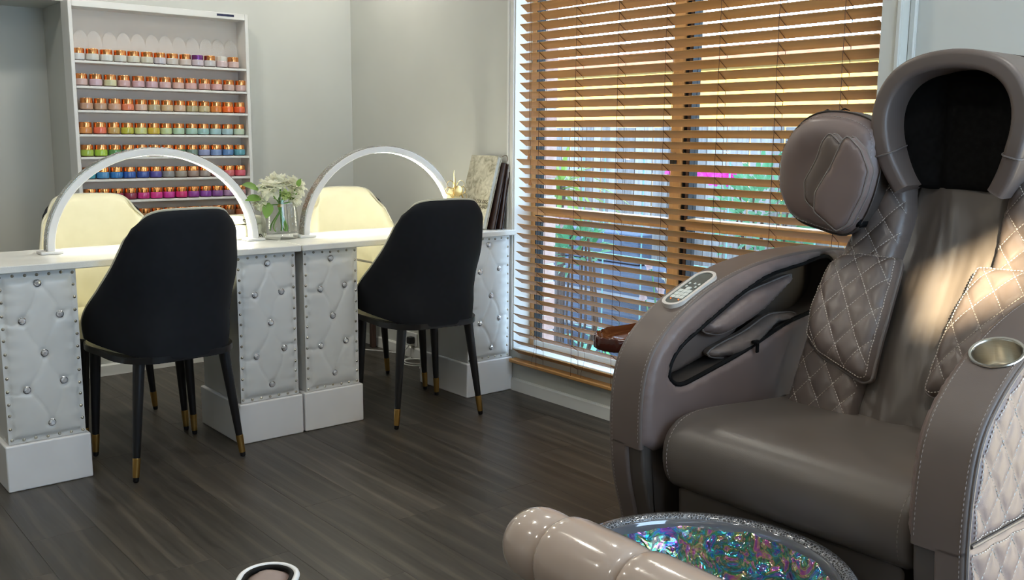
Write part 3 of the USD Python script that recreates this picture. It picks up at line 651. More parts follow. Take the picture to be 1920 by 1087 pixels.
def shrub(label, x, y, z, rad, n, seed, flowers, fm='petal_magenta', name='flowering_shrub', fl_at=()):
    rr = random.Random(seed); t = thing(name, label, 'shrub', (x, y, GZ))
    bs = []
    for i in range(9):
        a = rr.uniform(0, 6.28); bs.append(tube([(x, y, GZ), (x + .1 * math.cos(a), y + .2 * math.sin(a), (z + GZ) / 2), (x + rad * .5 * math.cos(a), y + rad * .8 * math.sin(a), z + rr.uniform(-.1, .2))], .008, 5))
    obj('branch', cat_(bs), 'leg_wood', t, kind='stuff')
    ls = []
    for i in range(n):
        d = np.array([rr.gauss(0, 1), rr.gauss(0, 1.3), rr.gauss(0, .9)]); d *= rad * rr.uniform(.4, 1) / np.linalg.norm(d)
        ls.append(leaf(np.array([x, y, z]) + d, d + np.array([0, 0, .1]), rr.uniform(.05, .09), rr.uniform(.015, .024), (rr.uniform(-1, 0), rr.uniform(-.5, .5), 1)))
    obj('foliage', cat_(ls), 'leaf_shrub', t, kind='stuff')
    for (fy, fz, fr) in fl_at:
        c = np.array([x - rad * .7, fy, fz]); ms = []
        for k in range(26):
            d = np.array([rr.gauss(0, .5), rr.gauss(0, 1), rr.gauss(0, .5)]) * fr * .55
            for a in range(3): ms.append(leaf(c + d, (rr.uniform(-.6, .1), math.cos(a * 2.1 + k), math.sin(a * 2.1 + k)), .035, .016, (-1, 0, .2), -.1))
        obj('blossom', cat_(ms), fm, t)
shrub('green garden shrub with magenta blossoms right of the mullion', 5.7, 4.05, .72, .40, 420, 8, 0, fl_at=((4.62, .99, .09), (4.30, .98, .10), (4.18, .98, .07)))
shrub('pink-flowered shrub below the yucca beside the brick jamb', 4.15, 4.36, .60, .17, 120, 9, 0, 'petal_pink', fl_at=((4.34, .76, .07),))

# ---------------------------------------------------------------- polish shelf and its jars
SX0, SX1, SF, SB = 1.388, 2.300, 5.0, YB
SZ = [1.60, 1.479, 1.363, 1.246, 1.136, 1.025, 0.918, 0.812]
ORD = ['first', 'second', 'third', 'fourth', 'fifth', 'sixth', 'seventh', 'eighth', 'ninth', 'tenth', 'eleventh', 'twelfth', 'thirteenth']
sh = thing('display_shelf', 'tall white wall shelf unit filled with rows of colourful powder jars', 'shelf', (1.84, 5.06, .69))
obj('side_panel', cbox(SX0, SX0 + .018, SF, SB - .002, .69, 1.885, .002), 'shelf_white', sh)
obj('side_panel', cbox(SX1 - .018, SX1, SF, SB - .002, .69, 1.885, .002), 'shelf_white', sh)
obj('back_panel', box(SX0 + .018, SX1 - .018, SB - .008, SB - .002, .70, 1.855), 'shelf_back', sh, False)
obj('top_rail', cbox(SX0 + .018, SX1 - .018, SF, SB - .002, 1.852, 1.885, .002), 'shelf_white', sh)
obj('bottom_board', cbox(SX0 + .018, SX1 - .018, SF, SB - .002, .69, .71, .002), 'shelf_white', sh)
for z in SZ: obj('shelf_board', cbox(SX0 + .0185, SX1 - .0185, SF + .001, SB - .009, z - .012, z, .0015), 'shelf_white', sh)
obj('label_strip', box(2.128, 2.222, SF - .0015, SF + .001, 1.866, 1.877), 'navy', sh, False, label='small navy strip on the top rail')
for z in (1.40, 1.05): obj('peg', lathe([(0.0005, .004), (.004, .004), (.004, 0), (.0005, 0)], 10, (0, 0, 0)).apply_transform(trimesh.transformations.translation_matrix((SX1 - .03, 5.108, z))), 'trim_black', sh)
ROWS = [
 [('white', (.60, .60, .60)), ('milky white', (.62, .62, .58)), ('snow white', (.62, .63, .60)), ('off-white', (.58, .58, .53)), ('ivory', (.60, .58, .49)), ('pale cream', (.57, .55, .46)), ('pale lilac', (.54, .52, .57)), ('pearl', (.56, .52, .48)), ('pale blush', (.58, .50, .46)), ('pale violet', (.52, .46, .52)), ('pale grey', (.55, .53, .53)), ('pale rose', (.58, .46, .47)), ('shell pink', (.60, .44, .41))],
 [('blush', (.56, .40, .37)), ('lilac pink', (.55, .40, .46)), ('pale yellow', (.55, .54, .34)), ('dusty pink', (.55, .36, .36)), ('rose', (.54, .35, .38)), ('mauve pink', (.52, .35, .40)), ('soft pink', (.57, .39, .39)), ('peach pink', (.58, .38, .34)), ('salmon pink', (.58, .36, .34)), ('warm pink', (.58, .35, .32)), ('rose pink', (.57, .34, .34)), ('beige pink', (.55, .38, .33)), ('nude pink', (.56, .38, .35))],
 [('tan', (.48, .30, .21)), ('brown beige', (.46, .30, .20)), ('peach', (.55, .34, .24)), ('coral orange', (.66, .20, .11)), ('pale peach', (.58, .40, .31)), ('olive beige', (.44, .38, .24)), ('sand', (.54, .40, .24)), ('light peach', (.58, .42, .30)), ('khaki', (.44, .38, .22)), ('straw', (.52, .44, .26)), ('orange', (.66, .22, .05)), ('bright orange', (.80, .16, .03)), ('red orange', (.68, .12, .04))],
 [('amber', (.62, .25, .07)), ('coral red', (.74, .16, .09)), ('ochre', (.52, .35, .12)), ('yellow green', (.48, .48, .06)), ('pale lime', (.54, .60, .25)), ('mustard yellow', (.60, .45, .06)), ('soft green', (.45, .55, .28)), ('mint', (.38, .55, .40)), ('sea green', (.32, .50, .42)), ('aqua', (.30, .50, .48)), ('light blue', (.32, .50, .52)), ('powder blue', (.34, .50, .54)), ('pale green', (.42, .52, .40))],
 [('lime', (.34, .48, .07)), ('bright lime', (.36, .56, .06)), ('leaf green', (.10, .26, .08)), ('emerald', (.06, .30, .20)), ('teal green', (.05, .28, .22)), ('jade', (.10, .38, .24)), ('green', (.10, .34, .13)), ('dark green', (.05, .18, .10)), ('slate green', (.16, .24, .20)), ('lavender blue', (.26, .30, .50)), ('cornflower blue', (.18, .28, .52)), ('denim blue', (.10, .22, .44)), ('petrol blue', (.10, .32, .40))],
 [('turquoise', (.08, .36, .46)), ('sky blue', (.06, .26, .54)), ('azure', (.03, .18, .50)), ('royal blue', (.03, .11, .42)), ('deep blue', (.04, .09, .36)), ('indigo', (.09, .08, .34)), ('grey', (.26, .26, .27)), ('greige', (.32, .29, .25)), ('taupe', (.30, .22, .19)), ('warm grey', (.34, .29, .27)), ('rosewood', (.44, .20, .19)), ('coral pink', (.66, .15, .17)), ('raspberry', (.60, .09, .14))],
 [('ruby', (.40, .03, .06)), ('cherry', (.45, .03, .08)), ('wine', (.28, .02, .08)), ('burgundy', (.25, .03, .07)), ('fuchsia', (.55, .04, .24)), ('hot pink', (.70, .05, .30)), ('magenta', (.58, .04, .34)), ('crimson pink', (.66, .03, .20)), ('purple', (.30, .05, .34)), ('violet', (.25, .06, .38)), ('plum', (.22, .08, .30)), ('mauve', (.36, .22, .38)), ('dusky rose', (.45, .22, .22))],
 [('chocolate', (.12, .05, .03)), ('cocoa', (.16, .07, .04)), ('chestnut', (.18, .06, .03)), ('bronze', (.24, .12, .05)), ('caramel', (.34, .17, .07)), ('espresso', (.06, .03, .02)), ('charcoal', (.05, .05, .05)), ('graphite', (.08, .08, .08)), ('copper brown', (.28, .12, .06)), ('dark tan', (.30, .18, .10)), ('mocha', (.20, .11, .07)), ('umber', (.14, .08, .05)), ('rust', (.34, .10, .04))]]
SHELF_NAME = ['top', 'second', 'third', 'fourth', 'fifth', 'sixth', 'seventh', 'eighth']
XOFF = [(1.432, 2.225), (1.438, 2.262), (1.458, 2.248), (1.446, 2.242), (1.448, 2.240), (1.448, 2.240), (1.448, 2.236), (1.448, 2.236)]
body_prof = [(.0005, .003), (.026, .003), (.0300, .006), (.0312, .012), (.0312, .030), (.0290, .035), (.0005, .035)]
lid_prof = [(.0005, .0345), (.0282, .0345), (.0290, .036), (.0290, .0565), (.0276, .0590), (.0005, .0590)]
JB, JL, JF = lathe(body_prof, 20), lathe(lid_prof, 20), lathe([(.0005, 0), (.0285, 0), (.0285, .0035), (.0005, .0035)], 20)
r = random.Random(2)
plain('lid_purple', (.20, .06, .26), 0.2, metallic=0.6); plain('lid_white', (.62, .60, .56), 0.25)
for ri, row in enumerate(ROWS):
    x0, x1 = XOFF[ri]
    for k, (cn, c) in enumerate(row):
        m = plain(f'powder_{ri}_{k}', c, 0.22, coat_weight=0.6)
        x, y = x0 + (x1 - x0) * k / 12 + r.uniform(-.0012, .0012), 5.036 + r.uniform(-.004, .004)
        lidm, ln = ('lid_purple', 'purple') if (ri, k) == (0, 9) else ('lid_white', 'white') if (ri, k) == (0, 11) else ('copper', 'copper')
        t = thing('powder_jar', f'{cn} powder jar with {ln} lid, {ORD[k]} from left on the {SHELF_NAME[ri]} shelf', 'jar', (x, y, SZ[ri]), group=f'powder jars on the {SHELF_NAME[ri]} shelf')
        obj('jar_body', JB, m, t, 30, local=True); obj('lid', JL, lidm, t, 30, local=True); obj('jar_foot', JF, 'jar_base', t, 30, local=True)
for k in range(12):
    x = 1.462 + k * .0708 + r.uniform(-.004, .004)
    ov = np.c_[np.cos(np.linspace(0, 2 * np.pi, 33)[:-1]) * .0365, np.sign(np.sin(np.linspace(0, 2 * np.pi, 33)[:-1])) * np.abs(np.sin(np.linspace(0, 2 * np.pi, 33)[:-1])) ** .8 * .0765]
    d = trimesh.creation.extrude_polygon(Polygon(ov), .0018, engine='earcut')
    d.vertices = d.vertices @ rot([1, 0, 0], 90 - 9).T
    d.vertices = d.vertices + np.array([x, 5.088, 1.6005 - d.vertices[:, 2].min() + r.uniform(0, .0)])
    t = thing('swatch_disc', f'translucent rounded colour swatch disc, {ORD[k]} from left behind the top row of jars', 'swatch disc', (x, 5.085, 1.60), group='swatch discs on the top shelf')
    obj('disc', d, 'clear_plastic', t)

# ---------------------------------------------------------------- manicure tables
TUFT = [(.49, .935), (.27, .725), (.74, .735), (.52, .525), (.27, .315), (.76, .335), (.54, .105)]
def pedestal(t, x0, x1, seed):
    rr = random.Random(seed)
    pd = UsdGeom.Xform.Define(stage, str(t.GetPath()) + '/' + numbered(str(t.GetPath()), 'pedestal')).GetPrim()
    px0, px1, z0, z1 = x0 + .014, x1 - .014, .170, .774
    obj('plinth', rbox(x0, x1, 3.595, 4.00, 0.0, .168, .006, 10), 'plinth_white', pd)
    obj('body', rbox(px0, px1, 3.612, 3.99, .166, .776, .006, 10), 'white_leather', pd)
    W, H = px1 - px0, z1 - z0
    tp = np.array([(px0 + W * (a + rr.uniform(-.02, .02)), z0 + H * (b + rr.uniform(-.008, .008))) for a, b in TUFT])
    pairs = [(0, 1), (0, 2), (1, 3), (2, 3), (3, 4), (3, 5), (4, 6), (5, 6)]
    segs = [(tp[a], tp[b], rr.uniform(.25, 1)) for a, b in pairs]
    segs += [(tp[1], np.array([px0 + .012, tp[1][1] - .006]), .8), (tp[2], np.array([px1 - .012, tp[2][1] + .008]), .8), (tp[4], np.array([px0 + .012, tp[4][1] - .006]), .8), (tp[5], np.array([px1 - .012, tp[5][1] + .006]), .8)]
    side_puckers = [rr.uniform(0, 6) for _ in range(2)]
    def fr(p, d):
        h = .006 + .010 * ease(np.maximum(0, d - .017), .05)
        h = h + .0016 * np.sin(p[:, 1] * 130 + side_puckers[0]) * np.exp(-np.maximum(0, d - .018) / .02) * (d > .015)
        for c in tp: h = h - .0065 * np.exp(-((p - c) ** 2).sum(1) / (2 * .011 ** 2))
        for a, b, k in segs:
            ab = b - a; L = np.linalg.norm(ab); s = np.clip(((p - a) @ ab) / L ** 2, 0, 1)
            bow = .010 * np.sin(np.pi * s)
            q = a + s[:, None] * ab + np.array([-ab[1], ab[0]]) / L * (bow[:, None] * (1 if k > .6 else -1))
            dd = np.linalg.norm(p - q, axis=1)
            h = h - k * (.0022 * np.exp(-(dd / .0040) ** 2) + .0016 * np.exp(-(dd / .014) ** 2))
        return np.maximum(h, .002)
    obj('tufted_panel', pillow([(px0, z0), (px1, z0), (px1, z1), (px0, z1)], .0065, fr, lambda p, d: 0 * d, lambda u, v, w: np.c_[u, 3.614 - w, v]), 'white_leather', pd, 60)
    nl = []
    for k in range(14): nl += [(px0 + .010, z0 + .012 + (H - .024) * k / 13), (px1 - .010, z0 + .012 + (H - .024) * k / 13)]
    for k in range(1, 6): nl += [(px0 + .010 + (W - .02) * k / 6, z0 + .011), (px0 + .010 + (W - .02) * k / 6, z1 - .011)]
    dome = lathe([(.0005, .0052), (.0028, .0046), (.0050, .0028), (.0062, 0), (.0005, -.001)], 12)
    for a, b in nl:
        q = dome.copy(); q.vertices = q.vertices @ rot([1, 0, 0], 90).T + np.array([a + rr.uniform(-.0015, .0015), 3.609, b + rr.uniform(-.0025, .0025)])
        obj('nail_head', q, 'nail_metal', pd, 50)
    gem = lathe([(.0005, .0085), (.0055, .0085), (.0098, .0046), (.0106, .0025), (.0005, -.004)], 8)
    ring = lathe([(.0096, .001), (.0116, .0035), (.0134, .002), (.0130, -.002), (.0096, -.003), (.0096, .001)], 16)
    for c in tp:
        o = np.array([c[0], 3.602, c[1]]); R_ = rot([1, 0, 0], 90) @ rot([0, 0, 1], rr.uniform(0, 90))
        R_ = rot([0, 0, 1], rr.uniform(-12, 12)) @ R_
        g, q = moved(gem, o, R_), moved(ring, o, R_)
        cr = obj('crystal', g, 'crystal', pd, False)
        obj('crystal_ring', q, 'crystal_ring', pd, 40)
for i, (x0, lab) in enumerate(((.701, 'white tufted manicure table at the left with a marble top and studded pedestals'), (1.853, 'white tufted manicure table beside the window with a marble top and studded pedestals'))):
    t = thing('manicure_table', lab, 'table', (x0 + .573, 3.8, 0), group=None)
    pedestal(t, x0, x0 + .285, 10 + i); pedestal(t, x0 + .859, x0 + 1.143, 20 + i)
    obj('tabletop', cbox(x0 - .002, x0 + 1.144, 3.575, 4.03, .777, .803, .003), 'marble_top', t)
obj('white_cable', tube(smooth_loop([(2.12, 3.72, .772), (2.16, 3.72, .715), (2.24, 3.73, .690), (2.34, 3.74, .66), (2.46, 3.76, .62)], 24, False), .0045, 7), 'cable_white', cat='cable', label='white cable hanging under the window-side table top')

# ---------------------------------------------------------------- chairs
def make_chair(label, loc, rz):
    t = thing('salon_chair', label, 'chair', loc, rz)
    zk = [.45, .50, .56, .61, .70, .80, .90, .96, .99]
    w = PchipInterpolator(zk, [.246, .262, .274, .279, .264, .236, .208, .193, .184])
    ee = PchipInterpolator([.44, .52, .60, .70, .99], [5.0, 4.2, 3.2, 2.6, 2.4])
    yb = PchipInterpolator([.44, .52, .60, .80, .99], [-.228, -.232, -.238, -.268, -.298])
    dd = PchipInterpolator([.45, .55, .62, .70, .80, .99], [.33, .31, .25, .17, .105, .050])
    nu, nv = 41, 34
    P = np.zeros((nu, nv, 3))
    for i, u in enumerate(np.sin(np.linspace(-np.pi / 2, np.pi / 2, nu)) * .35 + np.linspace(-1, 1, nu) * .65):
        zt, zl = .988 - .060 * abs(u) ** 7 - .008 * u * u, .440 + .055 * abs(u) ** 3
        for j, v in enumerate(np.linspace(0, 1, nv)):
            z = zl + (zt - zl) * v
            P[i, j] = (w(z) * u * (1 - .10 * max(0, (v - .90) / .10) ** 2 * abs(u) ** 6), yb(z) + dd(z) * abs(u) ** ee(z), z)
    du, dv = np.gradient(P, axis=0), np.gradient(P, axis=1)
    N = np.cross(du, dv); N /= np.linalg.norm(N, axis=2, keepdims=True)
    if N[nu // 2, nv // 2, 1] < 0: N = -N
    iu, iv = np.abs(np.linspace(-1, 1, nu))[:, None], np.linspace(0, 1, nv)[None]
    rim = np.minimum(np.minimum(1 - iu + 0 * iv, (1 - iv) * 1.5 + 0 * iu) / .16, 1)
    rim = np.sqrt(np.maximum(0, 1 - (1 - rim) ** 2))[..., None]
    obj('outer_shell', slab(P - N * (.010 * rim), P + N * .004), 'chair_black', t, 50, local=True)
    obj('back_pad', slab(P + N * .0045, P + N * (.010 + .034 * rim)), 'chair_cream', t, 50, local=True, label='cream padded inside of the backrest')
    edge = np.vstack([P[0], P[1:, -1], P[-1, ::-1][1:]]); en = np.vstack([N[0], N[1:, -1], N[-1, ::-1][1:]])
    obj('piping', tube(edge + en * .004, .0055, 7), 'chair_piping', t, 60, local=True)
    # seat: a rounded cream cushion on a black rim
    out = smooth_loop([(-.14, -.185), (0, -.20), (.14, -.185), (.195, -.09), (.222, .05), (.222, .19), (.18, .258), (0, .276), (-.18, .258), (-.222, .19), (-.222, .05), (-.195, -.09)], 64)
    rimo = smooth_loop([(-.15, -.222), (0, -.236), (.15, -.222), (.212, -.15), (.230, .05), (.228, .19), (.184, .262), (0, .281), (-.184, .262), (-.228, .19), (-.230, .05), (-.212, -.15)], 64)
    obj('seat', pillow(out, .022, lambda p, d: .455 + .055 * ease(d, .05) + .012 * ease(d, .2), lambda p, d: .455 + 0 * d, lambda u, v, w_: np.c_[u, v, w_]), 'chair_cream', t, 60, local=True, label='cream seat cushion')
    obj('seat_rim', pillow(rimo, .03, lambda p, d: .456 + 0 * d, lambda p, d: .432 - .004 * ease(d, .02), lambda u, v, w_: np.c_[u, v, w_]), 'leg_black', t, 40, local=True)
    for sx, sy, tx, ty, bx, by in ((-1, -1, .165, -.165, .214, -.198), (1, -1, .165, -.165, .214, -.198), (-1, 1, .185, .19, .206, .196), (1, 1, .185, .19, .206, .196)):
        a, b = np.array([sx * tx, ty, .440]), np.array([sx * bx, by, 0.0])
        at = lambda z: b + (a - b) * (z / .44)
        lg = obj('leg', tube([at(.088), at(.2), at(.44)], [.0132, .0165, .0215], 16), 'leg_black', t, 50, local=True)
        obj('ferrule', tube([at(.0165), at(.018), at(.086), at(.0885)], [.0105, .0120, .0145, .0138], 16), 'leg_gold', lg, 40, local=True, label='gold metal tip of the leg')
        obj('glide', tube([at(0), at(.004), at(.0175)], [.007, .0105, .0112], 14), 'leg_black', lg, 50, local=True)
    return t
ch = make_chair('black-backed salon chair in front of the left manicure table, its back to the viewer', (1.283, 3.648, 0), 4.5)
copy_of(ch, 'black-backed salon chair in front of the window-side manicure table, its back to the viewer', (2.408, 3.563, 0), -6.0)
copy_of(ch, 'cream-fronted salon chair behind the left manicure table, facing the viewer', (1.262, 4.135, 0), 180)
copy_of(ch, 'cream-fronted salon chair behind the window-side manicure table, facing the viewer', (2.455, 4.065, 0), 177)
st = thing('side_stool', 'dark brown wooden stool in the corner behind the window-side table', 'stool', (2.78, 4.93, 0))
obj('stool_top', rbox(2.60, 2.97, 4.78, 5.08, .43, .47, .01, 10), 'leg_wood', st)
for x, y in ((2.625, 4.81), (2.955, 4.85), (2.625, 5.05), (2.95, 5.05)): obj('leg', cbox(x - .015, x + .015, y - .015, y + .015, 0, .432, .003), 'leg_wood', st)

# ---------------------------------------------------------------- LED arch lamps
def arch_lamp(label, xc, y, a, h):
    z0 = .803
    t = thing('arch_lamp', label, 'lamp', (xc, y, z0))
    th = np.linspace(0, np.pi, 64)
    line = lambda k: np.c_[xc - (a - k) * np.cos(th), np.full(64, y), z0 + .012 + (h - .012 - k) * np.sin(th)]
    up = np.array([0, 1.0, 0])
    obj('arch', sweep(line(.014), rrect(.050, .028, .004, 3), up=up), 'lamp_white', t, 40)
    obj('led_strip', sweep(line(.0274), rrect(.030, .0026, .001, 2), up=up), 'led_strip', t, 40, label='glowing LED strip on the inner face')
    obj('glitter_band', sweep(line(-.0012), rrect(.042, .003, .001, 2), up=up), 'lamp_glitter', t, 40, label='band of glittering crystals on the outer face')
    gl = []
    rr = random.Random(int(xc * 100))
    for k in range(260):
        q = rr.uniform(.03, .97) * np.pi; n = np.array([-math.cos(q), 0, math.sin(q)])
        p = np.array([xc - (a + .0025) * math.cos(q), y + rr.uniform(-.019, .019), z0 + .012 + (h - .0095) * math.sin(q)])
        s = trimesh.creation.icosphere(0, .0022); s.vertices += p; gl.append(s)
    obj('crystal_bead', cat_(gl), 'crystal', t, False, kind='stuff')
    for s in (-1, 1):
        bx = xc + s * (a - .014)
        obj('base', rbox(bx - .040, bx + .040, y - .036, y + .036, z0, z0 + .012, .004, 10), 'lamp_white', t)
arch_lamp('white LED arch lamp standing on the left manicure table', 1.360, 3.860, .420, .392)
arch_lamp('white LED arch lamp standing on the window-side manicure table', 2.413, 3.855, .420, .398)

# ---------------------------------------------------------------- vase, bouquet and small things on the tables
vx, vy, vz = 1.886, 3.852, .803
vs = thing('vase', 'clear glass vase on the table joint between the two arch lamps', 'vase', (vx, vy, vz))
obj('glass_body', lathe([(.0005, .0), (.068, .0), (.076, .004), (.081, .02), (.0815, .05), (.078, .11), (.0715, .172), (.0700, .174), (.0688, .172), (.0752, .11), (.0785, .05), (.0775, .034), (.070, .028), (.0005, .027)], 48, (vx, vy, vz)), 'clear_glass', vs, 40)
bq = thing('bouquet', 'bunch of white peonies with green leaves standing in the glass vase', 'flowers', (vx, vy, vz + .03))
rr = random.Random(12)
tie = np.array([vx + .006, vy, vz + .145])
HEADS = [((1.822, 3.822, 1.040), .062, 'petal_white'), ((1.900, 3.905, 1.062), .058, 'petal_white'), ((1.968, 3.835, 1.040), .058, 'petal_white'), ((1.786, 3.850, .965), .042, 'petal_white'), ((1.944, 3.800, .985), .040, 'petal_white'), ((1.893, 3.795, 1.004), .030, 'petal_green'), ((1.885, 3.85, 1.058), .050, 'petal_white')]
def petal(c, d, L, w, cup):
    d = d / np.linalg.norm(d); ref = np.array([0, 0, 1.0]) if abs(d[2]) < .9 else np.array([1.0, 0, 0]); s_ = np.cross(d, ref); s_ /= np.linalg.norm(s_); n = np.cross(s_, d)
    V = []
    for a in np.linspace(0, 1, 5):
        for b in np.linspace(-1, 1, 5):
            ww = w * (.30 + .70 * math.sin(math.pi * (.08 + .66 * a)) ** .8) * (1 - .35 * max(0, a - .7) / .3)
            ruf = .10 * L * a * a * math.sin(b * 5 + L * 900)
            V.append(np.asarray(c) + d * L * (a - .28 * a * b * b) + s_ * ww * b + n * (cup * L * (a * a * .8 - .5 * b * b * (.4 + a)) + ruf))
    f = [(i * 5 + j, i * 5 + j + 1, i * 5 + j + 6, i * 5 + j + 5) for i in range(4) for j in range(4)]
    return as_tm((np.array(V), f))
for c, R_, m in HEADS:
    c = np.array(c); out = c - tie; out /= np.linalg.norm(out); ms = []
    n = 46
    for k in range(n):
        ph = k * 2.39996; q = (k / n) ** .6 * 1.75
        ref = np.cross(out, [0, 0, 1.0]); ref /= max(np.linalg.norm(ref), 1e-6); b = np.cross(out, ref)
        d = out * math.cos(q) + (ref * math.cos(ph) + b * math.sin(ph)) * math.sin(q)
        ms.append(petal(c - out * R_ * .35, d + np.array([rr.gauss(0, .12) for _ in range(3)]), R_ * rr.uniform(.72, 1.0), R_ * rr.uniform(.38, .52), rr.uniform(-.55, -.15)))
    hd = obj('peony', cat_(ms), m, bq, True, label='small green-centred bud' if m == 'petal_green' else None)
    low = np.array([vx + rr.uniform(-.035, .04), vy + rr.uniform(-.03, .03), vz + .034])
    obj('stem', tube(smooth_loop([c - out * R_ * .3, tie + (c - tie) * .25, tie + np.array([rr.uniform(-.006, .006), rr.uniform(-.006, .006), 0]), (tie + low) / 2 + np.array([rr.uniform(-.012, .012), 0, 0]), low], 22, False), .0032, 6), 'stem_green', bq)
for c, d, L, w in (((1.795, 3.85, 1.02), (-.9, -.2, .35), .085, .026), ((1.80, 3.84, .985), (-.95, -.2, .0), .08, .024), ((1.825, 3.82, .965), (-.4, -.4, -.8), .075, .024), ((1.87, 3.81, .970), (-.4, -.3, .2), .05, .014), ((1.91, 3.81, .965), (.3, -.3, .5), .055, .014), ((1.945, 3.79, 1.03), (.1, -.4, .8), .04, .012)):
    obj('leaf', leaf(c, d, L, w, (-.2, -.6, .8)), 'leaf_bouquet', bq)
obj('tie', lathe([(.008, -.008), (.0125, -.006), (.0125, .006), (.008, .008), (.008, -.008)], 14, tie), 'gold_metal', bq, label='gold band round the stems')
bx_ = thing('storage_box', 'cream storage box with a lid seam behind the left lamp foot by the vase', 'box', (1.745, 3.955, .803))
obj('box_body', rbox(1.655, 1.828, 3.90, 4.015, .803, .868, .010, 12), 'cream_plastic', bx_)
obj('lid', rbox(1.653, 1.830, 3.898, 4.017, .870, .905, .012, 12), 'cream_plastic', bx_)
obj('strap', tube(smooth_loop([(1.742, 3.897, .892), (1.738, 3.890, .886), (1.746, 3.888, .880), (1.75, 3.897, .886)], 16), .0018, 6, True), 'plug_black', bx_, label='small black loop on the lid')
bt = thing('bottle', 'narrow cream bottle standing behind the right foot of the left arch lamp', 'bottle', (1.852, 3.95, .803))
obj('bottle_body', lathe([(.0005, 0), (.014, 0), (.016, .004), (.016, .07), (.010, .088), (.0005, .090)], 18, (1.852, 3.95, .803)), 'cream_plastic', bt)
kn = tube(smooth_loop([(1.800, 3.872, .806), (1.808, 3.868, .822), (1.799, 3.866, .828), (1.806, 3.872, .812), (1.812, 3.864, .806), (1.820, 3.858, .806)], 40, False), .0020, 6)
obj('black_cord', kn, 'plug_black', cat='cord', label='short knotted black cord beside the foot of the left arch lamp')
# unicorn trinket
ux, uy, uz = 2.782, 3.80, .803
un = thing('trinket', 'gold and cream horned trinket with wire wings beside the marble book', 'ornament', (ux, uy, uz))
obj('body', lathe([(.0005, 0), (.040, 0), (.046, .006), (.044, .05), (.038, .12), (.030, .17), (.020, .195), (.0005, .20)], 22, (ux, uy, uz)), 'cream_cloth', un, 40)
obj('disc', moved(lathe([(.0005, .004), (.020, .004), (.026, .002), (.026, -.002), (.0005, -.004)], 20), (ux - .004, uy - .046, uz + .185), rot([1, 0, 0], 90)), 'gold_metal', un)
obj('horn', tube([(ux, uy - .01, uz + .19), (ux - .002, uy - .012, uz + .24), (ux - .003, uy - .012, uz + .284)], [.008, .0055, .0008], 8), 'gold_metal', un, label='gold pointed horn')
for s in (-1, 1):
    for k in range(3):
        c = np.array([ux + s * (.030 + .008 * k), uy - .02, uz + .215 - .03 * k]); L = smooth_loop([c + np.array([-s * .022, 0, -.012]), c + np.array([0, 0, .020]), c + np.array([s * .022, 0, .004]), c + np.array([s * .004, 0, -.018])], 18)
        obj('wire_loop', tube(L, .0014, 5, True), 'gold_metal', un)
for s in (-1, 1): obj('tassel', tube(smooth_loop([(ux + s * .02, uy - .035, uz + .18), (ux + s * .038, uy - .040, uz + .12), (ux + s * .046, uy - .038, uz + .02)], 12, False), .004, 6), 'gold_metal', un)
# books leaning on the window wall
def leaning(x_low, x_top, y0, y1, z0, z1, th):
    a, b = np.array([x_low, z0]), np.array([x_top, z1]); d = (b - a) / np.linalg.norm(b - a); n = np.array([d[1], -d[0]])
    q = lambda s, k: a + (b - a) * s + n * k
    return lambda s0, s1, k0, k1, ya, yb: Manifold.hull_points(np.array([(*(lambda v: (v[0], y, v[1]))(q(s, k)),) for s in (s0, s1) for k in (k0, k1) for y in (ya, yb)])), d
bk = thing('colour_book', 'marble-patterned colour card book leaning at the window-wall end of the table', 'book', (2.86, 3.76, .803))
fn, d = leaning(2.850, 2.948, 3.655, 3.868, .808, 1.158, .03)
obj('front_cover', fn(0, 1, 0, .004, 3.655, 3.868), 'marble_cover', bk, False)
obj('pages', fn(.01, .985, .004, .022, 3.660, 3.860), 'page_white', bk, False)
obj('back_cover', fn(0, 1, .022, .026, 3.655, 3.868), 'marble_cover', bk, False)
yd = np.array([d[0], 0, d[1]])
for k, s in enumerate(('324 COLORS', 'COLOR CARD')):
    o = np.array([2.850, 3.800 - .004 * (1 - k), .808]) + yd * (.125 - .026 * k) + np.array([-d[1], 0, d[0]]) * .0001
    tm = text_on(s, .0165, .0006, o, (0, -1, 0), yd, True)
    tm.vertices[:, 1] = o[1] + (tm.vertices[:, 1] - o[1]) * .96
    obj('lettering', tm, 'ink_brown', bk, False)
for k, (xl, xt, zt, y0, y1, lab) in enumerate(((2.892, 2.968, 1.125, 3.632, 3.835, 'dark brown folder leaning just behind the marble colour book'), (2.930, 2.982, 1.118, 3.622, 3.825, 'dark brown folder leaning rearmost against the window wall'))):
    f_ = thing('folder', lab, 'book', ((xl + xt) / 2, 3.72, .803))
    fn, d = leaning(xl, xt, y0, y1, .806, zt, .02)
    obj('cover', fn(0, 1, 0, .004, y0, y1), 'brown_cover', f_, False); obj('pages', fn(.01, .99, .004, .016, y0 + .006, y1), 'brown_page', f_, False); obj('cover', fn(0, 1, .016, .020, y0, y1), 'brown_cover', f_, False)
    if k == 0: obj('ribbon', tube(smooth_loop([(xt + .01, 3.66, zt - .01), (xt + .008, 3.655, zt + .03), (xt + .012, 3.64, zt + .035), (xt + .015, 3.632, zt + .005)], 16, False), .0018, 5), 'brown_page', f_)

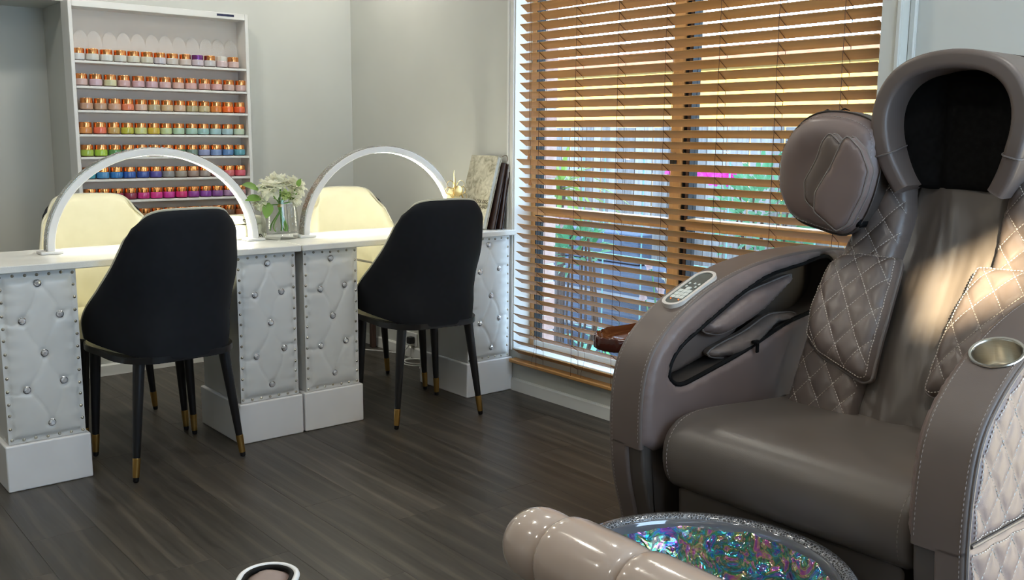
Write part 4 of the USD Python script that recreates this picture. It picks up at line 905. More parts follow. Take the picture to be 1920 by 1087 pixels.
# ---------------------------------------------------------------- massage chair
mc = thing('massage_chair', 'taupe leather massage chair with quilted sides, black head pad and shoulder wings', 'massage chair', (2.05, 1.10, 0))
def part(name, parent=mc, label=None):
    b = str(parent.GetPath()); return tag(UsdGeom.Xform.Define(stage, b + '/' + numbered(b, name)).GetPrim(), label)
CA, CB = 1.110, 1.085
def man(t):
    t = as_tm(t).copy(); t.merge_vertices(digits_vertex=7); t.update_faces(t.nondegenerate_faces()); t.fix_normals()
    return Manifold(m3.Mesh(np.array(t.vertices, np.float32), np.array(t.faces, np.uint32)))
def prism_xz(loop, y0, y1, r=0.0, k=4):
    """Solid of an XZ outline between two Y planes, long edges rounded by r."""
    loop = np.asarray(loop, float)
    A = 0.5 * np.sum(loop[:, 0] * np.roll(loop[:, 1], -1) - np.roll(loop[:, 0], -1) * loop[:, 1])
    if A < 0: loop = loop[::-1]
    t = np.roll(loop, -1, 0) - np.roll(loop, 1, 0); t /= np.maximum(np.linalg.norm(t, axis=1, keepdims=True), 1e-9)
    nin = np.c_[-t[:, 1], t[:, 0]]
    lv = [(y0, 0.0), (y1, 0.0)] if r <= 0 else [(y0 + r * (1 - math.cos(a)), r * (1 - math.sin(a))) for a in np.linspace(0, np.pi / 2, k)] + [(y1 - r * (1 - math.cos(a)), r * (1 - math.sin(a))) for a in np.linspace(np.pi / 2, 0, k)]
    n = len(loop); V, F = [], []
    for y, ins in lv:
        q = loop + nin * ins; V.append(np.c_[q[:, 0], np.full(n, y), q[:, 1]])
    for i in range(len(lv) - 1):
        for j in range(n):
            l = (j + 1) % n; a, b, c, d = i * n + j, i * n + l, (i + 1) * n + l, (i + 1) * n + j
            F += [(a, d, c), (a, c, b)]
    V = np.vstack(V)
    tri = trimesh.creation.triangulate_polygon(Polygon(loop), engine='earcut')
    tv, tf = np.asarray(tri[0]), np.asarray(tri[1]); idx = np.linalg.norm(tv[:, None] - loop[None], axis=2).argmin(1); cf = idx[tf]
    t_ = trimesh.Trimesh(V, np.vstack([F, cf, cf[:, ::-1] + (len(lv) - 1) * n]), process=False); t_.fix_normals(); return t_
FRONT = np.array([(1.655, .12), (1.640, .22), (1.622, .345), (1.594, .440), (1.577, .551), (1.578, .667), (1.600, .752), (1.652, .812), (1.761, .878), (1.919, .930), (2.117, .955), (2.286, .958), (2.417, .945), (2.500, .915)])
prof = smooth_loop(FRONT, 120, False)
rear = np.array([(2.545, .87), (2.560, .78), (2.555, .60), (2.50, .30), (2.46, .12)])
ARM = np.vstack([prof, rear])
pt = np.gradient(prof, axis=0); pt /= np.linalg.norm(pt, axis=1, keepdims=True); pn = np.c_[-pt[:, 1], pt[:, 0]]     # outward normal (front / up)
split = int(np.argmin(np.abs(prof[:, 1] - .545)))
OPEN = smooth_loop([(1.662, .706), (1.676, .750), (1.740, .793), (1.880, .858), (2.040, .912), (2.20, .932), (2.31, .926), (2.325, .88), (2.29, .822), (2.150, .785), (1.980, .738), (1.850, .707), (1.740, .684), (1.685, .684)], 90)
def quilt_h(du, dv, depth, width=.010):
    def g(p):
        a, b = p[:, 0] / du + p[:, 1] / dv, p[:, 0] / du - p[:, 1] / dv
        per = 1 / math.hypot(1 / du, 1 / dv)
        fa, fb = np.abs(a - np.round(a)) * per, np.abs(b - np.round(b)) * per
        m = np.minimum(fa, fb); return depth * (1 - np.exp(-m / width))
    return g
def quilt_stitches(poly, du, dv, point, inset=.008):
    """Lines of stitches along the quilting grooves. point(p) -> (xyz, normal)."""
    P = Polygon(poly).buffer(0).buffer(-inset); x0, y0, x1, y1 = P.bounds; lines = []
    A = (x0 / du + y0 / dv, x1 / du + y1 / dv); Bn = (x0 / du - y1 / dv, x1 / du - y0 / dv)
    for sgn, rng_ in ((1, A), (-1, Bn)):
        for k in range(math.ceil(rng_[0]), math.floor(rng_[1]) + 1):
            ls = shapely.LineString([((k - sgn * y0 / dv) * du, y0), ((k - sgn * y1 / dv) * du, y1)]).intersection(P)
            for g in getattr(ls, 'geoms', [ls]):
                if g.length < .012: continue
                q = np.array([g.interpolate(s).coords[0] for s in np.arange(0, g.length, .004)]); lines.append(point(q))
    return lines
def edge_line(poly, inset, point, closed=True):
    P = Polygon(poly).buffer(0).buffer(-inset); q = np.array(P.exterior.coords); q = resample(q, .004); return point(q)
# ---- armrests
def arm_side(mir):
    Y = (lambda y: y) if not mir else (lambda y: 2 * CA - y)
    fy = lambda t: (t if not mir else trimesh.Trimesh(np.c_[as_tm(t).vertices[:, 0], 2 * CA - as_tm(t).vertices[:, 1], as_tm(t).vertices[:, 2]], as_tm(t).faces[:, ::-1], process=False))
    pa = part('armrest', label='far armrest with the control panel' if not mir else 'near armrest with the steel cup holder')
    core = man(prism_xz(ARM - np.r_[pn, np.zeros((len(rear), 2))] * .006, 1.434, 1.528, .008))
    core = core - man(prism_xz(OPEN, 1.40, 1.498))
    band = sweep(np.c_[prof[split:, 0] - pn[split:, 0] * .006, np.full(len(prof) - split, 1.481), prof[split:, 1] - pn[split:, 1] * .006], np.array([(x, y * (1.0 if y < 0 else 1)) for x, y in rrect(.098, .016, .0075, 4)]), up=(0, 1.0, 0))
    strip = sweep(np.c_[prof[:split + 2, 0] - pn[:split + 2, 0] * .006, np.full(split + 2, 1.503), prof[:split + 2, 1] - pn[:split + 2, 1] * .006], rrect(.054, .016, .0075, 4), up=(0, 1.0, 0))
    if mir:
        ci = int(np.argmin(np.abs(prof[:, 0] - 1.750))); o = np.array([prof[ci, 0], 1.481, prof[ci, 1]]); n = np.array([pn[ci, 0], 0, pn[ci, 1]])
        cyl = Manifold.cylinder(.10, .0415, .0415, 40)
        xax = np.array([pt[ci, 0], 0, pt[ci, 1]]); yax = np.cross(n, xax); Rm = np.stack([xax, yax, n], 1)
        cyl = man(moved(as_tm(cyl), o - n * .06, Rm))
        core = core - cyl
        try: band = as_tm(man(band) - cyl)
        except Exception: pass
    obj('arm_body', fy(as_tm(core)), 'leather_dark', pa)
    obj('top_band', fy(as_tm(band)), 'leather_taupe', pa, 50)
    obj('front_strip', fy(strip), 'leather_taupe', pa, 50)
    # stitched edges of the band
    L = []
    for yy, rng_ in ((1.440, range(split + 1, len(prof) - 2)), (1.522, range(2, len(prof) - 2))):
        p = np.array([(prof[i, 0] + pn[i, 0] * .0015, Y(yy), prof[i, 1] + pn[i, 1] * .0015) for i in rng_]); nn = np.array([(pn[i, 0], 0, pn[i, 1]) for i in rng_]); L.append((p, nn))
    obj('stitching', stitches(L, .0060, .0034, .0021, .0014), 'thread_grey', pa, False, kind='stuff')
    # inner panel round the hand-massage opening
    ip = np.vstack([prof[split + 1:] - pn[split + 1:] * .004, [(2.47, .86), (2.47, .56), (2.0, .54), (1.62, .535)]])
    top_c = lambda d, r_: ease(d, r_)
    obj('inner_panel', fy(pillow(ip, .011, lambda p, d: .003 + .012 * ease(d, .022), lambda p, d: -.0 * d, lambda u, v, w: np.c_[u, 1.434 - w, v], holes=[OPEN])), 'leather_mauve', pa, 60)
    obj('opening_trim', fy(tube(np.c_[OPEN[:, 0], np.full(len(OPEN), 1.4290), OPEN[:, 1]], .0058, 8, True)), 'trim_black', pa)
    U = smooth_loop([(1.790, .800), (1.835, .781), (1.907, .785), (2.013, .817), (2.095, .860), (2.150, .898), (2.074, .892), (1.943, .866), (1.850, .832)], 70)
    W = smooth_loop([(1.822, .734), (1.912, .712), (1.998, .723), (2.060, .762), (2.110, .778), (2.178, .764), (2.19, .778), (2.12, .802), (2.059, .802), (1.972, .774), (1.888, .756)], 70)
    Z3 = smooth_loop([(1.682, .706), (1.70, .748), (1.77, .785), (1.87, .815), (1.99, .80), (1.93, .745), (1.83, .715), (1.74, .695)], 50)
    for nm, lp, y, th_, m in (('liner', Z3, 1.484, .014, 'leather_taupe'), ('hand_pad', U, 1.446, .024, 'leather_mauve'), ('hand_pad', W, 1.452, .024, 'leather_taupe')):
        hd = obj(nm, fy(pillow(lp, .011, lambda p, d: .004 + th_ * ease(d, .03), lambda p, d: -.012 + 0 * d, lambda u, v, w: np.c_[u, y - w, v])), m, pa, 60)
    for lp, y in ((U, 1.4425), (W, 1.4485)):
        obj('pad_piping', fy(tube(np.c_[lp[:, 0], np.full(len(lp), y), lp[:, 1]], .0028, 6, True)), 'piping_taupe', pa)
    obj('zipper_pull', fy(cat_([rbox(1.966, 1.976, 1.408, 1.414, .722, .748, .002, 8), rbox(1.962, 1.982, 1.412, 1.424, .745, .752, .002, 8)])), 'trim_black', pa)
    # quilted outer side, in two panels
    pp = ARM - np.r_[pn, np.zeros((len(rear), 2))] * .010
    PO = Polygon(np.vstack([pp[2:], [(2.45, .13), (1.665, .13)]])).buffer(-.001)
    for lo, hi in ((.568, 2.0), (.0, .556)):
        g = PO.intersection(shapely.box(0, lo, 5, hi)); g = max(getattr(g, 'geoms', [g]), key=lambda q: q.area); po = np.array(g.exterior.coords)[:-1]
        q = quilt_h(.078, .098, .0060, .0085)
        hgt = lambda p, d: .0005 + .002 * ease(d, .006) + .004 * ease(d, .16) + q(p) * np.clip(d / .010, 0, 1)
        obj('quilted_side', fy(pillow(po, .0085, hgt, lambda p, d: 0 * d, lambda u, v, w: np.c_[u, 1.5275 + w, v])), 'leather_pale', pa, 60, label='quilted outer side with daylight painted in as a paler tone')
        B_ = Polygon(po).boundary
        def pnt(p, B_=B_, hgt=hgt):
            d = shapely.distance(B_, shapely.points(p)); h = hgt(p, d)
            return np.c_[p[:, 0], [Y(1.5275 + a + .0012) for a in h], p[:, 1]], np.tile([0, -1.0 if mir else 1.0, 0], (len(p), 1))
        obj('stitching', stitches(quilt_stitches(po, .078, .098, pnt, .009) + [edge_line(po, .009, pnt)], 0.0058, .0032, .0022, .0016), 'thread_light', pa, False, kind='stuff')
    e = np.c_[prof[2:, 0] - pn[2:, 0] * .006, np.full(len(prof) - 2, Y(1.532)), prof[2:, 1] - pn[2:, 1] * .006]
    obj('piping', tube(e, .0034, 7), 'piping_taupe', pa)
    obj('piping', tube([(1.60, Y(1.530), .562), (1.9, Y(1.532), .562), (2.5, Y(1.532), .562)], .0034, 7), 'piping_taupe', pa)
    return pa
arm_side(False); arm_side(True)
ci = int(np.argmin(np.abs(prof[:, 0] - 1.750)))
o = np.array([prof[ci, 0], 2 * CA - 1.481, prof[ci, 1]]); n = np.array([pn[ci, 0], 0, pn[ci, 1]]); xa = np.array([pt[ci, 0], 0, pt[ci, 1]]); Rm = np.stack([xa, np.cross(n, xa), n], 1)
cup = lathe([(.0005, -.046), (.034, -.046), (.038, -.040), (.0400, .001), (.0425, .0045), (.0465, .005), (.0475, .0025), (.046, .0), (.0412, -.002), (.0405, -.044), (.0005, -.050)], 48)
obj('cup_holder', moved(cup, o, Rm), 'steel', mc, 40, label='round steel cup holder set in the near armrest')
# control panel
ci = int(np.argmin(np.abs(prof[:, 0] - 1.788))); o = np.array([prof[ci, 0], 1.479, prof[ci, 1] + .002]); n = np.array([pn[ci, 0], 0, pn[ci, 1]]); xa = np.array([pt[ci, 0], 0, pt[ci, 1]]); ya_ = np.array([0, 1.0, 0])
cp = part('control_panel', label='small grey control panel with white buttons on the far armrest')
def on_panel(m): 
    m = as_tm(m); v = m.vertices; t = m.copy(); t.vertices = o + v[:, :1] * xa + v[:, 1:2] * ya_ + v[:, 2:] * n; t.fix_normals(); return t
def plate(w, h, r, z0, z1, k=8):
    P = Polygon(rrect(w, h, r, k)); t = trimesh.creation.extrude_polygon(P, z1 - z0, engine='earcut'); t.apply_translation((0, 0, z0)); return t
obj('bezel', on_panel(as_tm(man(plate(.172, .062, .030, -.006, .0065)) - man(plate(.156, .047, .0232, -.02, .02)))), 'panel_rim', cp, 30, label='pale rounded rim')
obj('face', on_panel(plate(.157, .048, .0235, -.006, .0045)), 'panel_face', cp, 30)
btn = [(-.046 + .0145 * i, -.013 + .0130 * j, .0132, .0118) for i in range(3) for j in range(3)] + [(-.003, 0, .0125, .0118)]
for x, y, w, h in btn: obj('button', on_panel(moved(plate(w, h, .0015, .0045, .0062, 3), (x, y, 0))), 'button_grey', cp, 30)
for x, y in ((.006, .0135), (.006, -.0135), (.020, .0145), (.0215, 0), (.020, -.0145)): obj('button', on_panel(moved(plate(.0078, .0048, .0018, .0045, .0060, 3), (x, y, 0))), 'button_grey', cp, 30)
for x, y in ((-.057, .012), (-.057, -.012)): obj('indicator', on_panel(moved(plate(.0034, .0034, .0016, .0045, .0060, 3), (x, y, 0))), 'led_red', cp, 30, label='small glowing orange light')
# ---- seat and base
sec = smooth_loop([(1.640, .462), (1.616, .490), (1.606, .535), (1.616, .582), (1.648, .612), (1.705, .625), (1.80, .622), (1.98, .606), (2.10, .598)], 50, False)
sec = np.vstack([sec, [(2.10, .47), (1.9, .455), (1.70, .455)]])
se = part('seat')
obj('cushion', prism_xz(sec, .802, 1.404, .022, 6), 'leather_seat', se, 60)
tn = np.gradient(sec[:50], axis=0); tn /= np.linalg.norm(tn, axis=1, keepdims=True); sn = np.c_[-tn[:, 1], tn[:, 0]]
L = []
for y in (.826, 1.380): L.append((np.c_[sec[2:30, 0] + sn[2:30, 0] * .0004, np.full(28, y), sec[2:30, 1] + sn[2:30, 1] * .0004], np.c_[sn[2:30, 0], np.zeros(28), sn[2:30, 1]]))
obj('stitching', stitches(L, .006, .004, .0014, .001), 'thread_grey', se, False, kind='stuff')
obj('skirt', prism_xz([(1.662, .14), (1.654, .30), (1.650, .457), (2.2, .457), (2.2, .14)], .830, 1.380, .012), 'leather_dark', se)
obj('chassis', rbox(1.70, 2.52, .76, 1.46, .0, .30, .02, 10), 'trim_black', mc)
# ---- backrest: everything is laid on one reclined surface S(s)
bprof = np.array([(2.03, .53), (2.06, .60), (2.135, .78), (2.258, .974), (2.305, 1.15), (2.30, 1.45)])
bl_ = np.r_[0, np.cumsum(np.hypot(*np.diff(bprof, axis=0).T))]; bcs = CubicSpline(bl_, bprof)
def S(y, s, w):
    p, t = bcs(s), bcs(s, 1); t = t / np.linalg.norm(t, axis=-1, keepdims=True)
    return np.c_[p[..., 0] - t[..., 1] * w, y, p[..., 1] + t[..., 0] * w]
def Sn(s):
    t = bcs(s, 1); t = t / np.linalg.norm(t, axis=-1, keepdims=True); return np.c_[-t[..., 1], 0 * np.asarray(s), t[..., 0]]
ba = part('backrest')
ss = np.linspace(-.02, .80, 30); hw = np.interp(ss, [0, .45, .60, .72, .8], [.27, .265, .245, .20, .185])
uu = np.linspace(-1, 1, 21)
A_ = np.stack([S(CB + uu * h, np.full(21, s), np.full(21, -.012) - .02 * np.abs(uu) ** 6) for s, h in zip(ss, hw)])
B_ = np.stack([S(CB + uu * h * .93, np.full(21, s), np.full(21, -.13) + .05 * np.abs(uu) ** 4) for s, h in zip(ss, hw)])
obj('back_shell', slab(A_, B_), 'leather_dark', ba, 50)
ss = np.linspace(.005, .700, 110); hw = np.interp(ss, [0, .3, .5, .62, .70], [.118, .122, .130, .120, .105]); uu = np.linspace(-1, 1, 50)
rows_a, rows_b = [], []
for s, h in zip(ss, hw):
    y = CB + uu * h; q = np.c_[y * 17, np.full(50, s * 3.2) + .5 * np.sin(y * 14), np.zeros(50)]
    fold = (meshkit.fbm(q, 3, 4) - .5) * .030 * np.clip((.70 - s) / .10, .15, 1)
    fold += (meshkit.fbm(np.c_[y * 26, np.full(50, s * 22), np.ones(50)], 3, 9) - .5) * .022 * np.clip((.16 - s) / .16, 0, 1)
    w = fold - .004 + .008 * np.cos(uu * np.pi) * .5
    rows_a.append(S(y, np.full(50, s), w)); rows_b.append(S(y, np.full(50, s), np.full(50, -.03)))
obj('centre_panel', slab(np.stack(rows_a), np.stack(rows_b)), 'leather_seat', ba, True, label='smooth wrinkled centre panel')
UQ = [(1.208, .700), (1.192, .60), (1.200, .43), (1.352, .41), (1.345, .51), (1.325, .588), (1.298, .70)]
FL = [(1.362, .36), (1.358, .43), (1.330, .460), (1.285, .470), (1.178, .468), (1.158, .30), (1.150, .158), (1.172, .150), (1.30, .194), (1.345, .232), (1.358, .29)]
LQ = [(1.180, .0), (1.180, .25), (1.360, .27), (1.372, .0)]
for mir in (False, True):
    my = lambda pts: [(2 * CB - y, s) for y, s in pts][::-1] if mir else pts
    for nm, poly, base, bul, rim_, smooth_n in (('lower_quilt', LQ, .000, .022, .05, 0), ('upper_quilt', UQ, .000, .040, .05, 1), ('quilted_flap', FL, .026, .034, .045, 1)):
        po = np.array(my(poly), float)
        if smooth_n: po = np.array(Polygon(po).buffer(-.014).buffer(.014).exterior.coords)[:-1]
        q = quilt_h(.064, .088, .0058, .0065)
        hgt = lambda p, d, base=base, bul=bul, rim_=rim_, q=q: base + .004 + bul * ease(d, rim_) + q(p) * ease(d, .02)
        obj(nm, pillow(po, .0062, hgt, lambda p, d, base=base: base - .012 + 0 * d, S), 'leather_quilt', ba, 60)
        bd = Polygon(po).boundary
        def pnt(p, bd=bd, hgt=hgt):
            d = shapely.distance(bd, shapely.points(p)); return S(p[:, 0], p[:, 1], hgt(p, d) + .0013), Sn(p[:, 1])
        lines = quilt_stitches(po, .064, .088, pnt)
        if nm == 'quilted_flap': lines.append(edge_line(po, .007, pnt))
        obj('stitching', stitches(lines, .0050, .0026, .0021, .0015), 'thread_light', ba, False, kind='stuff')
        if nm == 'quilted_flap':
            e = resample(po, .008, True); obj('flap_piping', tube(S(e[:, 0], e[:, 1], np.full(len(e), .030)), .0040, 7, True), 'piping_taupe', ba)
# ---- headrest
hr = part('headrest')
half = smooth_loop([(.112, 1.132), (.136, 1.178), (.156, 1.235), (.1645, 1.285), (.157, 1.345), (.122, 1.398), (.062, 1.426), (0, 1.433)], 40, False)
path = np.vstack([half, half[::-1][1:] * [-1, 1]])
HX = 2.272
hp = np.c_[np.full(len(path), HX), CB + path[:, 0], path[:, 1]]
hp[:, 0] += .022 * np.clip((1.24 - hp[:, 2]) / .10, 0, 1)
secH = rrect(.176, .043, .013, 5)
z_of = hp[:, 2]
i0, i1 = 10, len(hp) - 11
wid = 1 - .05 * np.clip((1.30 - z_of) / .15, 0, 1)
obj('hood', sweep(hp[i0:i1 + 1], secH, up=(1.0, 0, 0), scale=wid[i0:i1 + 1]), 'leather_taupe', hr, 60)
for a, b in ((0, i0 + 1), (i1, len(hp))): obj('hood_collar', sweep(hp[a:b], secH * [1.0, 1.0], up=(1.0, 0, 0), scale=wid[a:b]), 'leather_taupe', hr, 60)
for i in (i0, i1):
    T, N, Bn = frames(hp); N = np.array([1.0, 0, 0]) - T[i] * T[i][0]; N /= np.linalg.norm(N); b = np.cross(T[i], N)
    lp = hp[i] + (rrect(.179, .046, .014, 5)[:, :1] * N + rrect(.179, .046, .014, 5)[:, 1:] * b) * wid[i]
    obj('seam', tube(lp, .0022, 6, True), 'piping_taupe', hr)
MS = smooth_loop([(CB + .118, .672), (CB + .160, .73), (CB + .178, .79), (CB + .176, .85), (CB + .150, .905), (CB + .09, .94), (CB, .948), (CB - .09, .94), (CB - .150, .905), (CB - .176, .85), (CB - .178, .79), (CB - .160, .73), (CB - .118, .672), (CB - .05, .664), (CB + .05, .666)], 90)
obj('head_pad', pillow(MS, .012, lambda p, d: .004 + .020 * ease(d, .06) - .012 * np.exp(-((p[:, 0] - CB - .055) / .012) ** 2) + .025 * np.clip((np.abs(p[:, 0] - CB) - .06) / .12, 0, 1), lambda p, d: -.02 + 0 * d, S), 'mesh_black', hr, 60, label='black mesh head pad')
outl = np.vstack([half + np.c_[np.full(40, .030), np.linspace(0, .018, 40)], (half[::-1][1:] + np.c_[np.full(39, .030), np.linspace(.018, 0, 39)]) * [-1, 1]])
outl = smooth_loop(outl[::3], 90)
obj('head_shell', pillow(np.c_[CB + outl[:, 0], outl[:, 1]], .016, lambda p, d: .004 + 0 * d, lambda p, d: -.05 - .04 * ease(d, .06), lambda u, v, w: np.c_[2.352 - w, u, v]), 'leather_dark', hr, 60)
# ---- shoulder wings with air cushions
WO = smooth_loop([(1.529,1.151),(1.524,1.215),(1.495,1.271),(1.441,1.312),(1.373,1.32),(1.299,1.306),(1.254,1.277),(1.242,1.213),(1.251,1.142),(1.274,1.068),(1.322,1.011),(1.399,1.018),(1.464,1.035),(1.507,1.074)], 80)
PA = resample(np.array(Polygon([(1.336,1.266),(1.305,1.241),(1.274,1.2),(1.277,1.136),(1.323,1.068),(1.361,1.072),(1.393,1.097),(1.399,1.144),(1.369,1.198),(1.354,1.244)]).buffer(-.008).buffer(.014).buffer(-.006).exterior.coords)[:-1], .007, True)
PB = resample(np.array(Polygon([(1.258,1.259),(1.221,1.227),(1.198,1.178),(1.21,1.121),(1.244,1.049),(1.271,1.031),(1.336,1.075),(1.335,1.121),(1.296,1.187),(1.271,1.245)]).buffer(-.008).buffer(.014).buffer(-.006).exterior.coords)[:-1], .007, True)
for mir in (False,):
    m_ = (lambda t: t) if not mir else (lambda t: trimesh.Trimesh(np.c_[as_tm(t).vertices[:, 0], 2 * CB - as_tm(t).vertices[:, 1], as_tm(t).vertices[:, 2]], as_tm(t).faces[:, ::-1], process=False))
    sw = part('shoulder_wing')
    rp = random.Random(4)
    gath = lambda u, v, w: np.c_[2.262 - w, u, v]
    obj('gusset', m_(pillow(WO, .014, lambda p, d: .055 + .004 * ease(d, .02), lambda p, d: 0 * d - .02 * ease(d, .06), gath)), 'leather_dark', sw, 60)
    cin = np.array(Polygon(WO).buffer(-.003).exterior.coords)[:-1]
    obj('cushion', m_(pillow(cin, .012, lambda p, d: .058 + .055 * ease(d, .075) - .018 * np.exp(-(((p - [1.365, 1.16]) / [.09, .11]) ** 2).sum(1)), lambda p, d: .055 + 0 * d, gath)), 'leather_mauve', sw, 60)
    obj('seam', m_(tube(np.c_[np.full(len(WO), 2.262 - .0565), WO], .0018, 6, True)), 'leather_dark', sw)
    L = []
    ci2 = np.array(Polygon(WO).buffer(-.013).exterior.coords); ci2 = resample(ci2, .005)
    dd_ = shapely.distance(Polygon(cin).boundary, shapely.points(ci2)); hh = .058 + .055 * ease(dd_, .075)
    P3 = np.c_[2.262 - hh - .0006, ci2]; 
    if mir: P3[:, 1] = 2 * CB - P3[:, 1]
    obj('stitching', stitches([(P3, np.tile([-1.0, 0, 0], (len(P3), 1)))], .005, .0035, .0016, .0014), 'thread_grey', sw, False, kind='stuff')
    for lp, x, m in ((PA, 2.128, 'leather_taupe'), (PB, 2.080, 'leather_mauve')):
        tl = lambda u, v, w, x=x: np.c_[x - w + 0 * u, u, v]
        obj('air_cushion', m_(pillow(lp, .010, lambda p, d: .012 + .006 * ease(d, .03), lambda p, d: -.016 - .010 * ease(d, .04), tl)), m, sw, 60)
        for wv in (.011, -.013): obj('cushion_piping', m_(tube(tl(lp[:, 0], lp[:, 1], wv), .0026, 6, True)), 'piping_taupe', sw)
    for gi in range(2, 26, 4):
        a_, b_ = WO[gi], WO[gi] * 1.0
        ctr = WO.mean(0); dirn = (WO[gi] - ctr) / np.linalg.norm(WO[gi] - ctr)
        obj('gather', m_(tube([np.r_[2.212, WO[gi] + dirn * .0005], np.r_[2.235, WO[gi] + dirn * .0022 + [0, .004]], np.r_[2.258, WO[gi] + dirn * .0003 + [0, .002]]], [.0008, .0024, .0010], 6)), 'trim_black', sw)
    obj('bracket', m_(as_tm(rbox(2.20, 2.30, 1.285, 1.325, 1.03, 1.24, .01, 8))), 'trim_black', sw)
    obj('bolt', m_(moved(lathe([(.0005, .004), (.006, .004), (.009, .001), (.009, -.002), (.0005, -.002)], 12), (2.196, 1.298, 1.058), rot([0, 1, 0], -90))), 'steel', sw)
# ---- swing tray on the far side
tr = part('swing_tray', label='glossy maroon swing tray with a pale cup ring')
TO = np.array([1.982, 1.785])
tl_ = smooth_loop([(-.182, .010), (-.155, .060), (-.09, .092), (.03, .100), (.14, .08), (.175, 0), (.14, -.08), (.03, -.100), (-.09, -.085), (-.160, -.045)], 80)
def ring_section(z): pass
tz = .690
obj('tray_plate', pillow(tl_ + TO, .012, lambda p, d: np.where(d < .016, .026 + .006 * np.sin(np.clip(d / .016, 0, 1) * np.pi), .016 + .010 * np.clip(1 - (d - .016) / .008, 0, 1)), lambda p, d: -.004 - .008 * ease(d, .03), lambda u, v, w: np.c_[u, v, tz + w]), 'maroon_gloss', tr, 60)
obj('cup_ring', lathe([(.034, .019), (.052, .019), (.052, .0165), (.034, .0165), (.034, .019)], 36, (TO[0] - .01, TO[1] - .005, tz)), 'panel_rim', tr, 40)
obj('cup_well', lathe([(.0005, .0176), (.034, .0176), (.034, .0165), (.0005, .0165)], 36, (TO[0] - .01, TO[1] - .005, tz)), 'panel_face', tr, 40)
obj('swing_arm', tube([(2.06, 1.745, tz - .02), (2.18, 1.72, tz - .03), (2.24, 1.62, tz - .04), (2.25, 1.53, tz - .05)], .016, 12), 'trim_black', tr)

# ---------------------------------------------------------------- pedicure basin and foot bar
bs = thing('pedicure_basin', 'iridescent glass foot basin with glossy beige foot bar before the massage chair', 'foot basin', (1.355, 1.06, 0))
BC = np.array([1.355, 1.060, 0]); RZ = .46
obj('glass_rim', lathe([(.243, RZ - .014), (.246, RZ - .002), (.254, RZ + .004), (.268, RZ + .003), (.276, RZ - .006), (.277, RZ - .020), (.262, RZ - .034), (.245, RZ - .034), (.243, RZ - .014)], 96, BC), 'crackle_rim', bs, 50, label='crackled clear glass rim')
def wavy(t):
    v = t.vertices; q = meshkit.fbm(v * 22, 3, 3)[:, None] - .5
    c = BC + [0, 0, RZ + .15]; d = v - c; d /= np.linalg.norm(d, axis=1, keepdims=True); t.vertices = v + d * q * .020; return t
bo = lathe([(.240, RZ - .016), (.226, RZ - .020), (.214, RZ - .045), (.200, RZ - .085), (.176, RZ - .120), (.130, RZ - .145), (.07, RZ - .155), (.0005, RZ - .157)], 120, BC)
pr_ = np.array([(.238, RZ - .014), (.232, RZ - .020), (.218, RZ - .045), (.200, RZ - .085), (.176, RZ - .120), (.130, RZ - .145), (.07, RZ - .155), (.0005, RZ - .157)])
pr_ = resample(pr_, .006)
obj('inner_ring', lathe([(.235, RZ - .016), (.236, RZ - .006), (.2395, RZ - .0015), (.2435, RZ - .002), (.2435, RZ - .022), (.235, RZ - .024), (.235, RZ - .016)], 96, BC), 'ring_glass', bs, 50, label='smooth clear inner ring of the rim')
obj('glass_bowl', wavy(lathe(np.vstack([pr_, pr_[::-1] + [0, -.006]]), 150, BC)), 'iridescent_glass', bs, 60, label='iridescent crackled glass bowl')
obj('tub_body', lathe([(.0005, .0), (.235, .0), (.255, .03), (.262, .20), (.268, .40), (.262, .424), (.238, .424), (.225, .28), (.0005, .28)], 72, BC), 'beige_gloss', bs, 40)
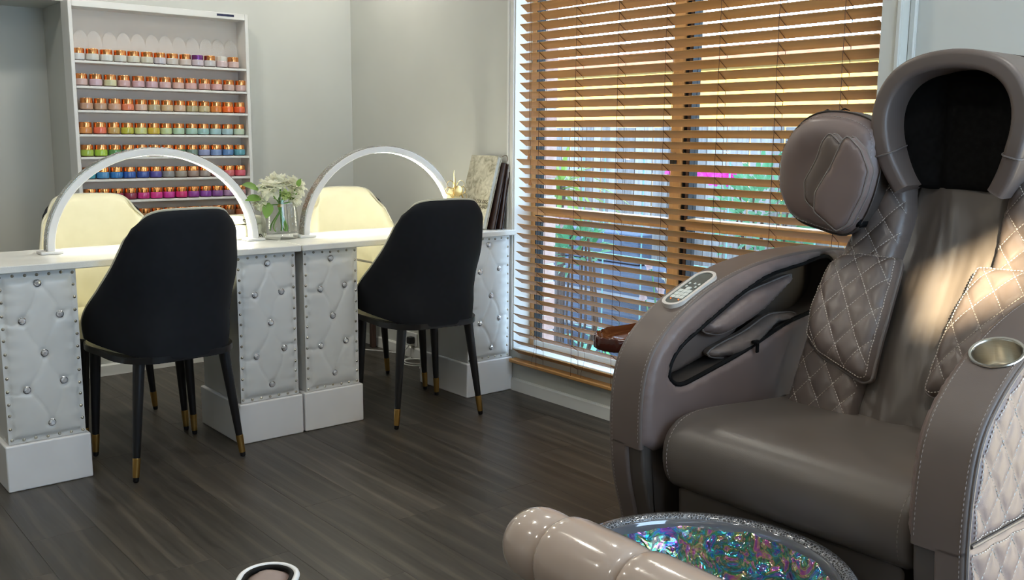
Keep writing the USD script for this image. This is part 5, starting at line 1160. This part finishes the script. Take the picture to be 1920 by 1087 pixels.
# foot bar: glossy beige rolls end to end, running along the front of the basin
FB0, FB1 = np.array([1.064, 1.187, .540]), np.array([1.068, .40, .540])
ax = (FB1 - FB0) / np.linalg.norm(FB1 - FB0)
def roll(name, s0, s1, prof_, label=None):
    t = lathe(prof_, 56); zx = ax; xx = np.cross([0, 0, 1.0], zx); xx /= np.linalg.norm(xx); yy = np.cross(zx, xx)
    t = moved(t, FB0 + ax * s0, np.stack([xx, yy, zx], 1)); t.fix_normals(); return obj(name, t, 'beige_gloss', bs, 50, label=label)
R1 = .0665
endcap = [(.0005, -.078)] + [(R1 * math.sin(a), -.008 - .070 * math.cos(a)) for a in np.linspace(.10, 1.5, 14)] + [(R1 + .0005, .006), (R1 - .001, .026), (R1 - .006, .037), (R1 - .012, .042), (.0005, .043)]
roll('foot_roll', 0, 0, endcap, 'rounded end of the foot bar')
mid = lambda L: [(.0005, 0), (R1 - .006, 0), (R1 + .001, .004), (R1 + .0055, .014), (R1 + .0075, .035), (R1 + .0065, L - .04), (R1 + .003, L - .014), (R1 - .003, L - .003), (R1 - .010, L), (.0005, L)]
for k in range(4): roll('foot_roll', .043 + .178 * k, 0, mid(.177))
obj('foot_bar_post', cat_([cbox(1.02, 1.075, .62, .68, .40, .485, .01), cbox(1.02, 1.075, .98, 1.04, .38, .485, .01), cbox(1.02, 1.12, .95, 1.07, .0, .40, .02)]), 'beige_gloss', bs)
# ---------------------------------------------------------------- the near chair's armrest end, at the bottom edge
nc = thing('near_chair', 'mauve padded armrest end with white and black edging at the bottom edge of the picture', 'chair', (.55, 1.30, 0))
e0, e1 = np.array([.676, 1.464, 0]), np.array([.36, 1.066, 0]); dr = (e1 - e0) / np.linalg.norm(e1 - e0); sd = np.array([-dr[1], dr[0], 0])
def cap(rad, n=20):
    a = np.linspace(-np.pi / 2, np.pi / 2, n); return [e0 + sd * rad * math.sin(t) - dr * rad * math.cos(t) for t in a] + [e1 + sd * rad, e1 - sd * rad]
def capsule(rad): return np.array(cap(rad))[:, :2]
def layer(name, rad, z0, z1, m, bulge=.0): 
    obj(name, pillow(capsule(rad), .012, lambda p, d: z1 - bulge + bulge * ease(d, .025), lambda p, d: z0 + 0 * d, lambda u, v, w: np.c_[u, v, w]), m, nc, 50)
def edging(name, rad, z, r_, m):
    q = resample(capsule(rad), .006, True); obj(name, tube(np.c_[q, np.full(len(q), z)], r_, 10, True), m, nc, 60)
edging('white_rim', .0475, .497, .0055, 'plinth_white'); edging('black_band', .0395, .4965, .0048, 'trim_black')
layer('arm_pad', .0365, .4918, .5005, 'leather_pale', .010)
layer('arm_base', .0475, .0, .4915, 'leather_taupe')
